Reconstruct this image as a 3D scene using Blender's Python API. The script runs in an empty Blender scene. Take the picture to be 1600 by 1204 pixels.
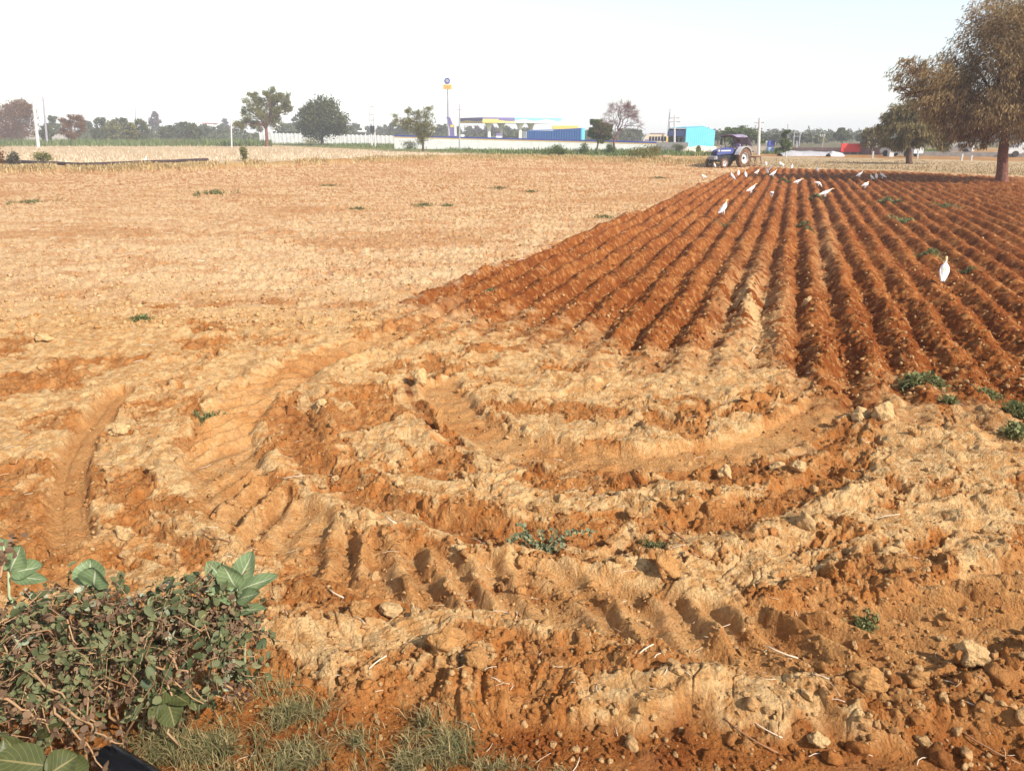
import bpy, math, random
import numpy as np
from mathutils import Vector, Matrix

# ------------------------------------------------------------------ camera, sky, sun, exposure
C = bpy.context.scene
COL = C.collection
R = math.radians
F, TH, H = 1190.0, R(18.32), 2.4            # focal length in photo pixels, downward pitch, eye height
cam = bpy.data.cameras.new('camera'); camo = bpy.data.objects.new('camera', cam); COL.objects.link(camo)
cam.sensor_fit = 'HORIZONTAL'; cam.sensor_width = 36.0; cam.lens = 36.0*F/1600.0
cam.clip_start = 0.05; cam.clip_end = 9000
camo.location = (0, 0, H); camo.rotation_euler = (R(90)-TH, 0, 0)
C.camera = camo
SUN_EL, SUN_AZ = R(37), R(131)               # azimuth measured clockwise from straight ahead
w = bpy.data.worlds.new('World'); C.world = w; w.use_nodes = True
nt = w.node_tree; bg = nt.nodes['Background']
sky = nt.nodes.new('ShaderNodeTexSky'); sky.sky_type = 'NISHITA'; sky.sun_disc = False
sky.sun_elevation = SUN_EL; sky.sun_rotation = SUN_AZ
sky.air_density = 1.0; sky.dust_density = 0.5; sky.ozone_density = 1.5; sky.altitude = 0
hs = nt.nodes.new('ShaderNodeHueSaturation'); hs.inputs['Saturation'].default_value = 0.5   # a milky, dusty sky
nt.links.new(sky.outputs[0], hs.inputs['Color']); nt.links.new(hs.outputs[0], bg.inputs[0]); bg.inputs[1].default_value = 0.13
sl = bpy.data.lights.new('sun', 'SUN'); so = bpy.data.objects.new('sun', sl); COL.objects.link(so)
sl.energy = 4.5; sl.angle = R(0.6); sl.color = (1.0, 0.94, 0.86)
sdir = Vector((math.sin(SUN_AZ)*math.cos(SUN_EL), math.cos(SUN_AZ)*math.cos(SUN_EL), math.sin(SUN_EL)))
so.rotation_euler = sdir.to_track_quat('Z', 'Y').to_euler()
so.location = (60, -10, 60)
C.view_settings.view_transform = 'Standard'; C.view_settings.look = 'None'
C.view_settings.exposure = 0.68; C.view_settings.gamma = 1.0
C.cycles.max_bounces = 6; C.cycles.diffuse_bounces = 3; C.cycles.transparent_max_bounces = 12
C.cycles.volume_bounces = 0

# ------------------------------------------------------------------ small helpers
ST, CT = math.sin(TH), math.cos(TH)
def ray(px, py):
    dx, dv = (px-800)/F, (602-py)/F
    return dx, CT+dv*ST, -ST+dv*CT
def G(px, py, z=0.0):                        # photo pixel -> point on the field at height z
    a, b, c = ray(px, py); t = (z-H)/c
    return a*t, b*t
def at(px, py, Y):                           # photo pixel -> point Y metres ahead
    a, b, c = ray(px, py); t = Y/b
    return Vector((a*t, Y, H+c*t))
def gat(px, Y):                              # the point of the ground Y metres ahead that is seen at column px
    return at(px, 602-F*(Y*ST-H*CT)/(Y*CT+H*ST), Y)
def proj(x, y, z=0.0):
    dz = z-H; f = np.maximum(y*CT-dz*ST, 0.05); u = y*ST+dz*CT
    return 800+F*x/f, 602-F*u/f
def ss(a, b, x):
    t = np.clip((x-a)/(b-a), 0, 1); return t*t*(3-2*t)
def lerp(a, b, t):
    return a+(b-a)*t

class Noise:
    def __init__(s, seed):
        r = np.random.default_rng(seed); a = r.random((256, 256))*2*np.pi
        s.gx, s.gy = np.cos(a), np.sin(a)
        s.jx, s.jy, s.id = r.random((256, 256)), r.random((256, 256)), r.random((256, 256))
    def perlin(s, x, y):
        xi, yi = np.floor(x).astype(np.int64), np.floor(y).astype(np.int64)
        fx, fy = x-xi, y-yi
        u, v = fx*fx*fx*(fx*(fx*6-15)+10), fy*fy*fy*(fy*(fy*6-15)+10)
        def g(a, b):
            i, j = (xi+a) & 255, (yi+b) & 255
            return s.gx[i, j]*(fx-a)+s.gy[i, j]*(fy-b)
        n0, n1 = lerp(g(0, 0), g(1, 0), u), lerp(g(0, 1), g(1, 1), u)
        return lerp(n0, n1, v)*1.5
    def worley(s, x, y):
        xi, yi = np.floor(x).astype(np.int64), np.floor(y).astype(np.int64)
        f1 = np.full(x.shape, 9.0); f2 = np.full(x.shape, 9.0); cid = np.zeros(x.shape)
        for a in (-1, 0, 1):
            for b in (-1, 0, 1):
                i, j = (xi+a) & 255, (yi+b) & 255
                d = np.hypot(xi+a+s.jx[i, j]-x, yi+b+s.jy[i, j]-y)
                near = d < f1
                f2 = np.where(near, f1, np.minimum(f2, d)); cid = np.where(near, s.id[i, j], cid)
                f1 = np.where(near, d, f1)
        return f1, f2, cid
NZ = [Noise(11+i) for i in range(8)]
def fbm(x, y, wl, octv, k=0, gain=0.5, sp=None):
    o = np.zeros(np.shape(x)); a = 1.0
    for i in range(octv):
        n = NZ[(k+i) % 8].perlin(x/wl+17.3*i+3.1*k, y/wl-9.7*i+5.9*k)
        o = o+(n*a if sp is None else n*a*np.clip(1.6-sp/(wl*1.4), 0, 1))
        wl *= 0.5; a *= gain
    return o

# ------------------------------------------------------------------ object helpers
def tag(o, label=None, cat=None, group=None, kind=None):
    if label: o['label'] = label
    if cat: o['category'] = cat
    if group: o['group'] = group
    if kind: o['kind'] = kind
    return o
def thing(name, label, cat, loc=(0, 0, 0), rz=0.0, group=None, scale=1.0):
    o = bpy.data.objects.new(name, None); COL.objects.link(o)
    o.location = loc; o.rotation_euler = (0, 0, rz); o.scale = (scale,)*3; o.empty_display_size = 0.2
    return tag(o, label, cat, group)
def mesh_np(name, V, Fq, mat, parent=None, smooth=False, col=None, attrs=None):
    """V (n,3) float, Fq (m,k) int faces, all of the same size"""
    me = bpy.data.meshes.new(name); V = np.asarray(V, np.float32); Fq = np.asarray(Fq, np.int32)
    k = Fq.shape[1]
    me.vertices.add(len(V)); me.vertices.foreach_set('co', V.ravel())
    me.loops.add(Fq.size); me.loops.foreach_set('vertex_index', Fq.ravel())
    me.polygons.add(len(Fq)); me.polygons.foreach_set('loop_start', np.arange(0, Fq.size, k, dtype=np.int32))
    if smooth: me.polygons.foreach_set('use_smooth', np.ones(len(Fq), bool))
    if col is not None:
        a = me.attributes.new('tint', 'FLOAT_COLOR', 'POINT')
        c = np.ones((len(V), 4), np.float32); c[:, :3] = col; a.data.foreach_set('color', c.ravel())
    for nme, arr in (attrs or {}).items():
        a = me.attributes.new(nme, 'FLOAT', 'POINT'); a.data.foreach_set('value', np.asarray(arr, np.float32))
    me.update(calc_edges=True); me.validate()
    me.materials.append(mat)
    o = bpy.data.objects.new(name, me); COL.objects.link(o); o.parent = parent
    return o
class MB:
    """collects shapes into one mesh"""
    def __init__(s): s.v, s.f = [], []
    def add(s, vs, fs):
        n = len(s.v); s.v += [tuple(p) for p in vs]; s.f += [tuple(i+n for i in f) for f in fs]; return s
    def box(s, c, d, rz=0.0, m=None, bev=0.0):
        x, y, z = d[0]/2, d[1]/2, d[2]/2; b = min(bev, x*.9, y*.9, z*.9)
        if b <= 0:
            vs = [Vector((i*x, j*y, k*z)) for k in (-1, 1) for j in (-1, 1) for i in (-1, 1)]
            fs = [(0, 2, 3, 1), (4, 5, 7, 6), (0, 1, 5, 4), (2, 6, 7, 3), (0, 4, 6, 2), (1, 3, 7, 5)]
        else:
            vs, idx = [], {}
            for k in (-1, 1):
                for j in (-1, 1):
                    for i in (-1, 1):
                        for a in range(3):
                            p = [i*(x-b), j*(y-b), k*(z-b)]; p[a] += (i, j, k)[a]*b
                            idx[(i, j, k, a)] = len(vs); vs.append(Vector(p))
            I = lambda i, j, k, a: idx[(i, j, k, a)]
            fs = []
            for sg in (-1, 1):
                q = [(-1, -1), (1, -1), (1, 1), (-1, 1)]
                fs.append([I(sg, a, b_, 0) for a, b_ in (q if sg > 0 else q[::-1])])
                fs.append([I(a, sg, b_, 1) for a, b_ in (q[::-1] if sg > 0 else q)])
                fs.append([I(a, b_, sg, 2) for a, b_ in (q if sg > 0 else q[::-1])])
            for a1, b1 in ((-1, -1), (-1, 1), (1, -1), (1, 1)):
                fs.append([I(-1, a1, b1, 1), I(1, a1, b1, 1), I(1, a1, b1, 2), I(-1, a1, b1, 2)])
                fs.append([I(a1, -1, b1, 0), I(a1, 1, b1, 0), I(a1, 1, b1, 2), I(a1, -1, b1, 2)])
                fs.append([I(a1, b1, -1, 0), I(a1, b1, 1, 0), I(a1, b1, 1, 1), I(a1, b1, -1, 1)])
            for i in (-1, 1):
                for j in (-1, 1):
                    for k in (-1, 1): fs.append([I(i, j, k, 0), I(i, j, k, 1), I(i, j, k, 2)])
        M = Matrix.Translation(c) @ (m if m is not None else Matrix.Rotation(rz, 4, 'Z'))
        return s.add([M @ p for p in vs], fs)
    def tube(s, pts, rad, n=8, cap=True):
        pts = [Vector(p) for p in pts]
        if not hasattr(rad, '__len__'): rad = [rad]*len(pts)
        vs, fs = [], []; prev = None
        for i, p in enumerate(pts):
            t = (pts[min(i+1, len(pts)-1)]-pts[max(i-1, 0)]).normalized()
            if prev is None:
                a = Vector((0, 0, 1)) if abs(t.z) < .9 else Vector((1, 0, 0)); u = t.cross(a).normalized()
            else:
                u = (prev-t*prev.dot(t)).normalized()
            prev = u; v = t.cross(u)
            r = rad[i]; ru, rv = r if hasattr(r, '__len__') else (r, r)
            for k in range(n):
                a = 2*math.pi*k/n; vs.append(p+u*math.cos(a)*ru+v*math.sin(a)*rv)
        for i in range(len(pts)-1):
            for k in range(n):
                k2 = (k+1) % n; fs.append((i*n+k, i*n+k2, (i+1)*n+k2, (i+1)*n+k))
        if cap: fs += [tuple(range(n))[::-1], tuple(range((len(pts)-1)*n, len(pts)*n))]
        return s.add(vs, fs)
    def lathe(s, prof, n=24, M=None, close=False):
        """prof [(r,z)...] round local Z"""
        M = M or Matrix(); vs, fs = [], []; m = len(prof)
        for r, z in prof:
            for k in range(n):
                a = 2*math.pi*k/n; vs.append(M @ Vector((r*math.cos(a), r*math.sin(a), z)))
        for i in range(m if close else m-1):
            i2 = (i+1) % m
            for k in range(n):
                k2 = (k+1) % n; fs.append((i*n+k, i*n+k2, i2*n+k2, i2*n+k))
        return s.add(vs, fs)
    def build(s, name, mat, parent=None, smooth=False, auto=None):
        me = bpy.data.meshes.new(name); me.from_pydata(s.v, [], s.f); me.materials.append(mat)
        if smooth:
            me.polygons.foreach_set('use_smooth', np.ones(len(me.polygons), bool))
        me.update()
        if auto:
            me.set_sharp_from_angle(angle=R(auto))
        o = bpy.data.objects.new(name, me); COL.objects.link(o); o.parent = parent
        return o
def copy_tree(o, parent=None):
    c = o.copy(); COL.objects.link(c); c.parent = parent
    for ch in [k for k in o.children]: copy_tree(ch, c)
    return c

# ------------------------------------------------------------------ materials
def mat(name, col, rough=0.7, metal=0.0, vary=0.0, scale=6.0, bump=0.0, bscale=40.0, island=False, spec=0.3, col2=None, trans=0.0, coord='Object'):
    m = bpy.data.materials.new(name); m.use_nodes = True; n = m.node_tree; L = n.links
    b = n.nodes['Principled BSDF']; b.inputs['Roughness'].default_value = rough; b.inputs['Metallic'].default_value = metal
    b.inputs['Specular IOR Level'].default_value = spec
    b.inputs['Base Color'].default_value = (*col, 1)
    tc = n.nodes.new('ShaderNodeTexCoord')
    if island or vary > 0 or col2:
        mx = n.nodes.new('ShaderNodeMix'); mx.data_type = 'RGBA'
        c2 = col2 or tuple(min(1, c*(1+vary)) for c in col); c1 = col if col2 else tuple(c*(1-vary) for c in col)
        mx.inputs['A'].default_value = (*c1, 1); mx.inputs['B'].default_value = (*c2, 1)
        if island:
            g = n.nodes.new('ShaderNodeNewGeometry'); L.new(g.outputs['Random Per Island'], mx.inputs['Factor'])
        else:
            t = n.nodes.new('ShaderNodeTexNoise'); t.inputs['Scale'].default_value = scale; t.inputs['Detail'].default_value = 5
            L.new(tc.outputs[coord], t.inputs['Vector'])
            mr = n.nodes.new('ShaderNodeMapRange'); mr.inputs[1].default_value = .32; mr.inputs[2].default_value = .68
            L.new(t.outputs['Fac'], mr.inputs[0]); L.new(mr.outputs[0], mx.inputs['Factor'])
        L.new(mx.outputs['Result'], b.inputs['Base Color'])
    if bump > 0:
        t = n.nodes.new('ShaderNodeTexNoise'); t.inputs['Scale'].default_value = bscale; t.inputs['Detail'].default_value = 6
        L.new(tc.outputs[coord], t.inputs['Vector'])
        bp = n.nodes.new('ShaderNodeBump'); bp.inputs['Distance'].default_value = bump; bp.inputs['Strength'].default_value = 1
        L.new(t.outputs['Fac'], bp.inputs['Height']); L.new(bp.outputs['Normal'], b.inputs['Normal'])
    if trans > 0:
        o = n.nodes['Material Output']; tr = n.nodes.new('ShaderNodeBsdfTranslucent'); ms = n.nodes.new('ShaderNodeMixShader')
        ms.inputs[0].default_value = trans
        src = b.inputs['Base Color'].links
        if src: L.new(src[0].from_socket, tr.inputs['Color'])
        else: tr.inputs['Color'].default_value = (*col, 1)
        L.new(b.outputs[0], ms.inputs[1]); L.new(tr.outputs[0], ms.inputs[2]); L.new(ms.outputs[0], o.inputs['Surface'])
    return m

# ------------------------------------------------------------------ the field: shape and soil of every point
def catmull(P, n=8):
    P = [np.array(p, float) for p in P]; P = [2*P[0]-P[1]]+P+[2*P[-1]-P[-2]]; out = []
    for i in range(1, len(P)-2):
        for t in np.linspace(0, 1, n, endpoint=False):
            a, b, c, d = P[i-1:i+3]
            out.append(.5*(2*b+(c-a)*t+(2*a-5*b+4*c-d)*t*t+(3*b-a-3*c+d)*t**3))
    out.append(P[-2]); return np.array(out)
def track_line(pix): return catmull([G(*p) for p in pix], 6)
def near_line(line, x, y, reach):
    """signed offset and run length of the points within reach of a line"""
    off = np.full(x.shape, 9.0); run = np.zeros(x.shape)
    lo, hi = line.min(0)-reach, line.max(0)+reach
    sel = np.where((x > lo[0]) & (x < hi[0]) & (y > lo[1]) & (y < hi[1]))[0]
    if not len(sel): return off, run
    X, Y = x[sel], y[sel]; best = np.full(X.shape, 9.0); o = np.full(X.shape, 9.0); rr = np.zeros(X.shape); acc = 0.0
    for p, q in zip(line[:-1], line[1:]):
        d = q-p; l = math.hypot(*d)
        if l < 1e-6: continue
        d = d/l; t = np.clip((X-p[0])*d[0]+(Y-p[1])*d[1], 0, l)
        ex, ey = X-p[0]-d[0]*t, Y-p[1]-d[1]*t; dist = np.hypot(ex, ey)
        m = dist < best; best = np.where(m, dist, best)
        o = np.where(m, np.sign(d[0]*ey-d[1]*ex+1e-9)*dist, o); rr = np.where(m, acc+t, rr); acc += l
    off[sel] = o; run[sel] = rr
    return off, run
TRACK_OUT = track_line([(800, 470), (700, 497), (600, 530), (480, 572), (395, 622), (345, 690), (365, 765), (440, 825), (560, 878), (690, 905), (830, 928), (970, 955), (1110, 988), (1260, 1003), (1420, 985), (1560, 945), (1720, 880)])
DITCH = track_line([(560, 548), (495, 575), (470, 630), (468, 690), (500, 745), (570, 790), (700, 828), (850, 850), (1000, 848), (1140, 815), (1250, 775), (1330, 730)])
TRACK_IN = track_line([(688, 605), (700, 622), (725, 650), (780, 685), (890, 712), (1030, 722), (1160, 700), (1255, 662), (1310, 615), (1325, 560), (1300, 500)])
TRACK_FRONT = track_line([(190, 615), (150, 660), (120, 715), (108, 770), (112, 850)])
BANK = track_line([(395, 985), (520, 1000), (650, 1020), (780, 1050), (930, 1075), (1100, 1090), (1280, 1110), (1450, 1120), (1640, 1110)])
HEAD = math.atan2(445/F, CT+394/F*ST)         # heading of the furrows
FU = (math.cos(HEAD), -math.sin(HEAD))
_g = G(1267, 420); U0 = _g[0]*FU[0]+_g[1]*FU[1]; FSP = 0.47
PALE, TAN, ORANGE, DARK = (np.array(c) for c in ((.61, .390, .180), (.48, .245, .088), (.38, .142, .036), (.185, .049, .010)))
# pale (+) and freshly turned (-) patches of the headland: px, py, rx, ry, amount
PATCH = [(1080, 590, 160, 40, .5), (1480, 700, 140, 60, .45), (1530, 800, 120, 40, .3), (700, 730, 190, 40, .35), (900, 790, 260, 25, .35), (560, 520, 200, 30, .3), (150, 540, 260, 60, .3),
         (60, 650, 90, 40, .35), (1060, 680, 90, 20, .2), (560, 1010, 160, 30, .35), (700, 1045, 120, 30, .3), (900, 590, 180, 50, .3), (1100, 905, 120, 30, .2), (1280, 880, 120, 35, .1),
         (1250, 760, 120, 30, -.35), (560, 790, 90, 40, -.3), (1500, 1090, 160, 80, -.45), (900, 1150, 700, 40, -.5), (480, 690, 40, 80, -.3), (1100, 745, 200, 16, -.5), (850, 850, 300, 22, -.35), (300, 790, 120, 40, -.2), (1350, 640, 60, 40, -.2), (130, 460, 120, 10, -.5), (190, 590, 90, 10, -.4), (240, 560, 120, 9, -.5), (1350, 940, 260, 60, -.15), (820, 640, 120, 16, -.2)]
def field(x, y):
    """height (m) and base colour of the ground at x, y"""
    d = np.hypot(x, y)+1e-6; yc = np.maximum(y, .3); px, py = proj(x, yc)
    sp = d*d/H*.0008
    jx = fbm(x, y, .5, 3, 1); jy = fbm(x, y, .5, 3, 4)
    m_px = F/np.maximum(d, 1)
    # --- ploughed land
    left = np.interp(py, [262, 275, 330, 400, 470, 560], [1180, 1130, 1000, 825, 645, 400])
    near = np.interp(px, [600, 640, 760, 860, 950, 1040, 1090, 1150, 1195, 1235, 1330, 1400, 1480, 1600, 1900], [462, 470, 486, 508, 530, 553, 540, 515, 530, 588, 608, 603, 620, 640, 700])
    far = np.interp(px, [1150, 1250, 1400, 1560, 1700, 2000], [259, 264, 268, 275, 281, 292])
    dl = (px-left)/m_px+.24*jx; dn = (near-py)/m_px*1.0+.10*jy; df = (py-far)
    pl = ss(-.14, .04, dl)*ss(-.50, .22, dn+.25*jx+.2*fbm(x, y, .2, 2, 2))*ss(-1, 2, df+1.5*jx); pl = np.where(y > 1, pl, 0)
    u = x*FU[0]+y*FU[1]-U0; v = x*FU[1]*-1+y*FU[0]
    wig = .07*fbm(u*.0+np.round(u/FSP)*3.7, v, 1.6, 3, 2)+.03*fbm(x, y, .35, 2, 5)
    ph = np.cos(2*np.pi*(u+wig)/FSP); ridge = .5+.5*ph; ridge = ridge**.85
    amp = .150+.075*fbm(x*.6, y*.6, 1.1, 3, 3)
    amp = amp*np.interp(px, [1300, 1600, 1900], [1, .72, .5])
    hp = amp*.92*ridge-.055
    rough = .026*fbm(x, y, .13, 4, 6, .65, sp*1.6)+.016*fbm(x, y, .45, 2, 0)
    f1, f2, cid = NZ[2].worley(x/.085+jx, y/.085+jy)
    clod = np.clip(1-f1/(.3+.45*cid), 0, 1)**.6*(cid > .4)*.034*np.clip(1.4-sp/.13, .12, 1)
    hp = hp+rough+clod
    # --- headland churned by the turning tractor, and the dry field on the left
    xw, yw = x+.22*fbm(x, y, .7, 3, 2), y+.16*fbm(x, y, .7, 3, 6)
    head = ss(425, 520, py+30*jx)                    # 1 = churned, 0 = dry field further off
    bias = np.zeros(x.shape)
    for a, b, ra, rb, s in PATCH:
        q = ((px-a)/ra)**2+((py-b)/rb)**2; bias += s*np.exp(-q*1.3)
    pr, pa = np.hypot(xw-.5, yw-6.9), np.arctan2(xw-.5, yw-6.9)+np.pi; ring = ss(4.6, 3.2, pr)*ss(.3, 1.0, pr)
    cn = lerp(fbm(xw*.72, yw, .75, 5, 1, .55, sp), fbm(pr, np.minimum(pa, 2*np.pi-pa)*1.15, .55, 5, 1, .58, sp), ring)+bias+.22*fbm(x, y, .11, 3, 5, .65, sp)+np.interp(py, [430, 560, 800, 1000, 1204], [.30, .14, .0, -.06, -.16])
    crust = ss(-.10, .16, cn); lip = ss(-.06, .10, cn)
    g1, g2, gid = NZ[4].worley(xw/.16, yw/.16); c1, c2, cd2 = NZ[5].worley(xw/.075+3, yw/.075)
    crack = np.clip(1-(g2-g1)/.07, 0, 1)
    hh = .026*fbm(x, y, 1.1, 3, 3)+.024*fbm(xw, yw, .30, 5, 5, .62, sp)+.026*lip+.012*(1-.6*crust)*fbm(x, y, .07, 3, 0, .65, sp)
    hh += .036*np.abs(fbm(xw*.55, yw, .42, 3, 7, .5, sp))*head
    hh += crust*(.012*(gid-.5)-.014*crack*np.clip(1-sp/.02, 0, 1))
    lump = np.clip(1-g1/(.35+.4*gid), 0, 1)**.55*(gid > .62)*.055
    crumb = np.clip(1-c1/(.25+.45*cd2), 0, 1)**.55*(cd2 > .5)*.024*np.clip(1.5-sp/.25, 0, 1)
    loose = ss(.12, -.15, cn+.25*fbm(x, y, .35, 2, 0))
    hh += (lump*.8+crumb)*(.25+.75*loose)*(.35+.65*head)
    hf = .034*fbm(x*.45, y, .5, 4, 2, .6, sp)+.034*fbm(x, y, .16, 3, 1, .65)
    hh = lerp(hf+.02*lip+crumb*.8, hh, head)
    # --- tyre tracks, ditch and bank
    col_moist = np.zeros(x.shape); smooth = np.zeros(x.shape)
    o, s = near_line(TRACK_OUT, x, y, .8); a = np.abs(o+.05*jx)
    inn = ss(.32, .21, a)
    lug = np.abs(((s+.75*o+.06*jy+.05*fbm(x, y, .9, 2, 7))/.255) % 1-.5)*2
    lugh = ss(.12, 1.0, lug)
    keep = (.35+.65*ss(-.7, 0, fbm(x, y, .8, 2, 3)))*np.interp(y, [5, 9], [1, .45])
    hh = lerp(hh, -.060+.30*hh+.082*lugh*keep*ss(.34, .20, a)*(1+.7*jx), inn)+.028*np.exp(-((a-.40)/.08)**2)*(.5+fbm(x, y, .3, 2, 4))
    smooth = np.maximum(smooth, inn*.8); col_moist += .22*inn*(1-lugh)
    o, s = near_line(DITCH, x, y, .6); a = np.abs(o+.06*jy); inn = ss(.20, .05, a)
    hh = hh-.046*inn*(1+.7*fbm(x, y, .6, 2, 1))+.024*np.exp(-((a-.26)/.09)**2); ditch = inn; col_moist += .42*inn
    o, s = near_line(TRACK_IN, x, y, .8); a = np.abs(o+.04*jx); inn = ss(.25, .15, a)
    lug = np.abs(((s+.5*np.abs(o))/.25) % 1-.5)*2
    hh = lerp(hh, -.048+.25*hh+.016*ss(.3, .9, lug)*keep, inn); smooth = np.maximum(smooth, inn); 
    outer = np.exp(-((o+.33)/.09)**2); hh = hh-.05*outer; col_moist += .9*outer-.25*inn
    o, s = near_line(TRACK_FRONT, x, y, .5); a = np.abs(o+.03*jx); inn = ss(.15, .08, a)
    hh = lerp(hh, -.045+.2*hh-.012*ss(.03, .0, np.abs(a-.05)), inn); smooth = np.maximum(smooth, inn)
    o, s = near_line(BANK, x, y, .8); q = np.exp(-((o+.06*jy)/.20)**2); hh = hh+.055*q*(.65+.9*fbm(x, y, .4, 2, 6))
    # foot of the field: smooth moist strip at the lower edge
    low = ss(1120, 1165, py+35*jx+np.interp(px, [400, 1000, 1600], [55, 10, -10])); low = np.where(y < 3.2, low, 0)
    hh = lerp(hh, .012*fbm(x, y, .3, 4, 2, .6)+.25*crumb-.03, low)
    # --- blend
    onland = (py > np.interp(px, [0, 400, 640, 860, 1100, 1200, 1600], [262, 257, 250, 250, 258, 262, 275])-1)
    z = lerp(hh, hp, pl)
    bc = np.interp(px, [-150, 0, 150, 400, 640, 720, 860, 1000, 1120], [268, 268, 268.5, 260, 250, 248, 249, 254, 258]); n_b = fbm(x, y, 2.5, 3, 1); bund = np.exp(-((py-bc)/2.2)**2)*(px < 1130)*(y > 20)
    quiet = np.clip((95-d)/30, 0, 1); z = z*quiet*np.where(y > .5, 1, .3)+.28*bund*(1+.5*n_b)
    # --- soil colours
    n1 = fbm(x, y, .28, 4, 5, .6); n2 = fbm(x, y, 1.7, 3, 6); n3 = fbm(x, y, .09, 3, 3, .6)
    def mix(a, b, t): return a+(b-a)*np.clip(t, 0, 1)[:, None]
    ch = mix(mix(ORANGE[None], DARK[None], .14+.6*n1+.25*n2), TAN[None], .36+.5*n3+.3*n1+.4*smooth)
    ch = mix(ch, mix(TAN[None], PALE[None], .52+.9*n3+.4*n1+.2*n2), crust*(1-.75*inn))
    ch = mix(ch, mix(TAN[None]*1.02, ORANGE[None], .2+.7*n1), smooth*.72)
    ch = mix(ch, DARK[None]*1.05, col_moist*(.6+.7*n1)*(1-.65*crust*(col_moist < .8)))
    ch = mix(ch, mix(ORANGE[None]*.86, DARK[None]*1.2, .35+.8*n1), low*.9)
    n4 = fbm(x, y, .05, 2, 1, .7)+.7*fbm(x, y, .30, 1, 2)*(d > 12); fleck = ss(.0, .5, .7*n1+.9*n3+.7*n4+.5*fbm(x*.4, y, .9, 3, 2)-.02)
    cf = mix(mix(np.array([[.62, .415, .225]]), np.array([[.50, .275, .115]]), .30+1.1*n3+.9*n4+.4*n2), ORANGE[None]*.85, fleck*.85)
    big = fbm(x*.6, y, 6.0, 3, 5); cf = mix(cf, np.array([[.64, .43, .235]]), ss(250, 420, py+70*big)*(.75+.5*n1)); cf = mix(cf, ORANGE[None]*.95, ss(.15, .5, big-.25*n1)*.5)
    cf = mix(cf, np.array([[.47, .265, .115]]), ss(.05, .5, fbm(x*.16+y*.03, y, 1.5, 3, 4)+.45*n3)*.32); cf = mix(cf, np.array([[.40, .165, .055]]), ss(.12, .5, fbm(x*.7, y, .8, 4, 6, .6)+.2*n4)*.45)
    ch = mix(cf, ch, head)
    cp = mix(DARK[None]*1.02, np.array([[.325, .108, .025]]), .37+.45*n1+.35*n2+.4*n3)
    cp = mix(cp, TAN[None], ss(.26, .6, n3+.35*n1+.1*n2)*.5)
    tongue = np.exp(-((px-1175)/45)**2-((py-500)/75)**2)+.8*np.exp(-((px-1290)/20)**2-((py-400)/60)**2)*.5
    cp = mix(cp, PALE[None], tongue*ss(-.1, .3, n1+.3)*.85)
    c = mix(ch, cp, pl)
    # beyond the field: stubble, weeds and bare earth
    st_top = np.interp(px, [0, 200, 400, 560, 650, 760, 900], [219, 221, 226, 233, 238, 241, 243])
    st = (px < 1000) & ~onland & (py > st_top)
    stub = mix(np.array([[.50, .375, .23]]), np.array([[.40, .25, .115]]), .4+.8*n2+.5*n1)
    c = np.where(st[:, None], stub, c)
    grn = (px < 1150) & (py <= st_top)
    c = np.where(grn[:, None], mix(np.array([[.10, .13, .035]]), np.array([[.26, .2, .08]]), .35+.8*n2), c)
    c = mix(c, mix(np.array([[.34, .17, .05]]), np.array([[.46, .30, .11]]), .5+n2+n1), bund*.9)
    rt = (px+40*jx >= 1000+np.clip((py-215)*3, 0, 90)) & ~onland
    c = np.where(rt[:, None], mix(np.array([[.42, .26, .11]]), np.array([[.30, .16, .06]]), .4+n2), c)
    scrub = (px > 950) & (py < 231)
    c = np.where(scrub[:, None], mix(np.array([[.10, .10, .05]]), np.array([[.20, .15, .09]]), .4+.8*n2), c)
    strip = (px > 1120) & (py < far-1) & (py > np.interp(px, [1120, 1600], [243, 252]))
    c = np.where(strip[:, None], mix(np.array([[.46, .34, .20]]), np.array([[.36, .24, .12]]), .4+.8*n2+.4*n1), c)
    strip2 = (px > 1150) & (py <= np.interp(px, [1120, 1600], [243, 252])) & (py > 236)
    c = np.where(strip2[:, None], mix(np.array([[.31, .145, .05]]), np.array([[.38, .22, .09]]), .4+.8*n2), c)
    return z, np.clip(c, .004, .9), pl, crust
def gz(x, y):
    z = field(np.array([float(x)]), np.array([float(y)]))[0]
    return float(z[0])
def on(px, py, sink=0.0):                       # standing point on the ground seen at a photo pixel
    x, y = G(px, py)
    return Vector((x, y, gz(x, y)-sink))

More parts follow.
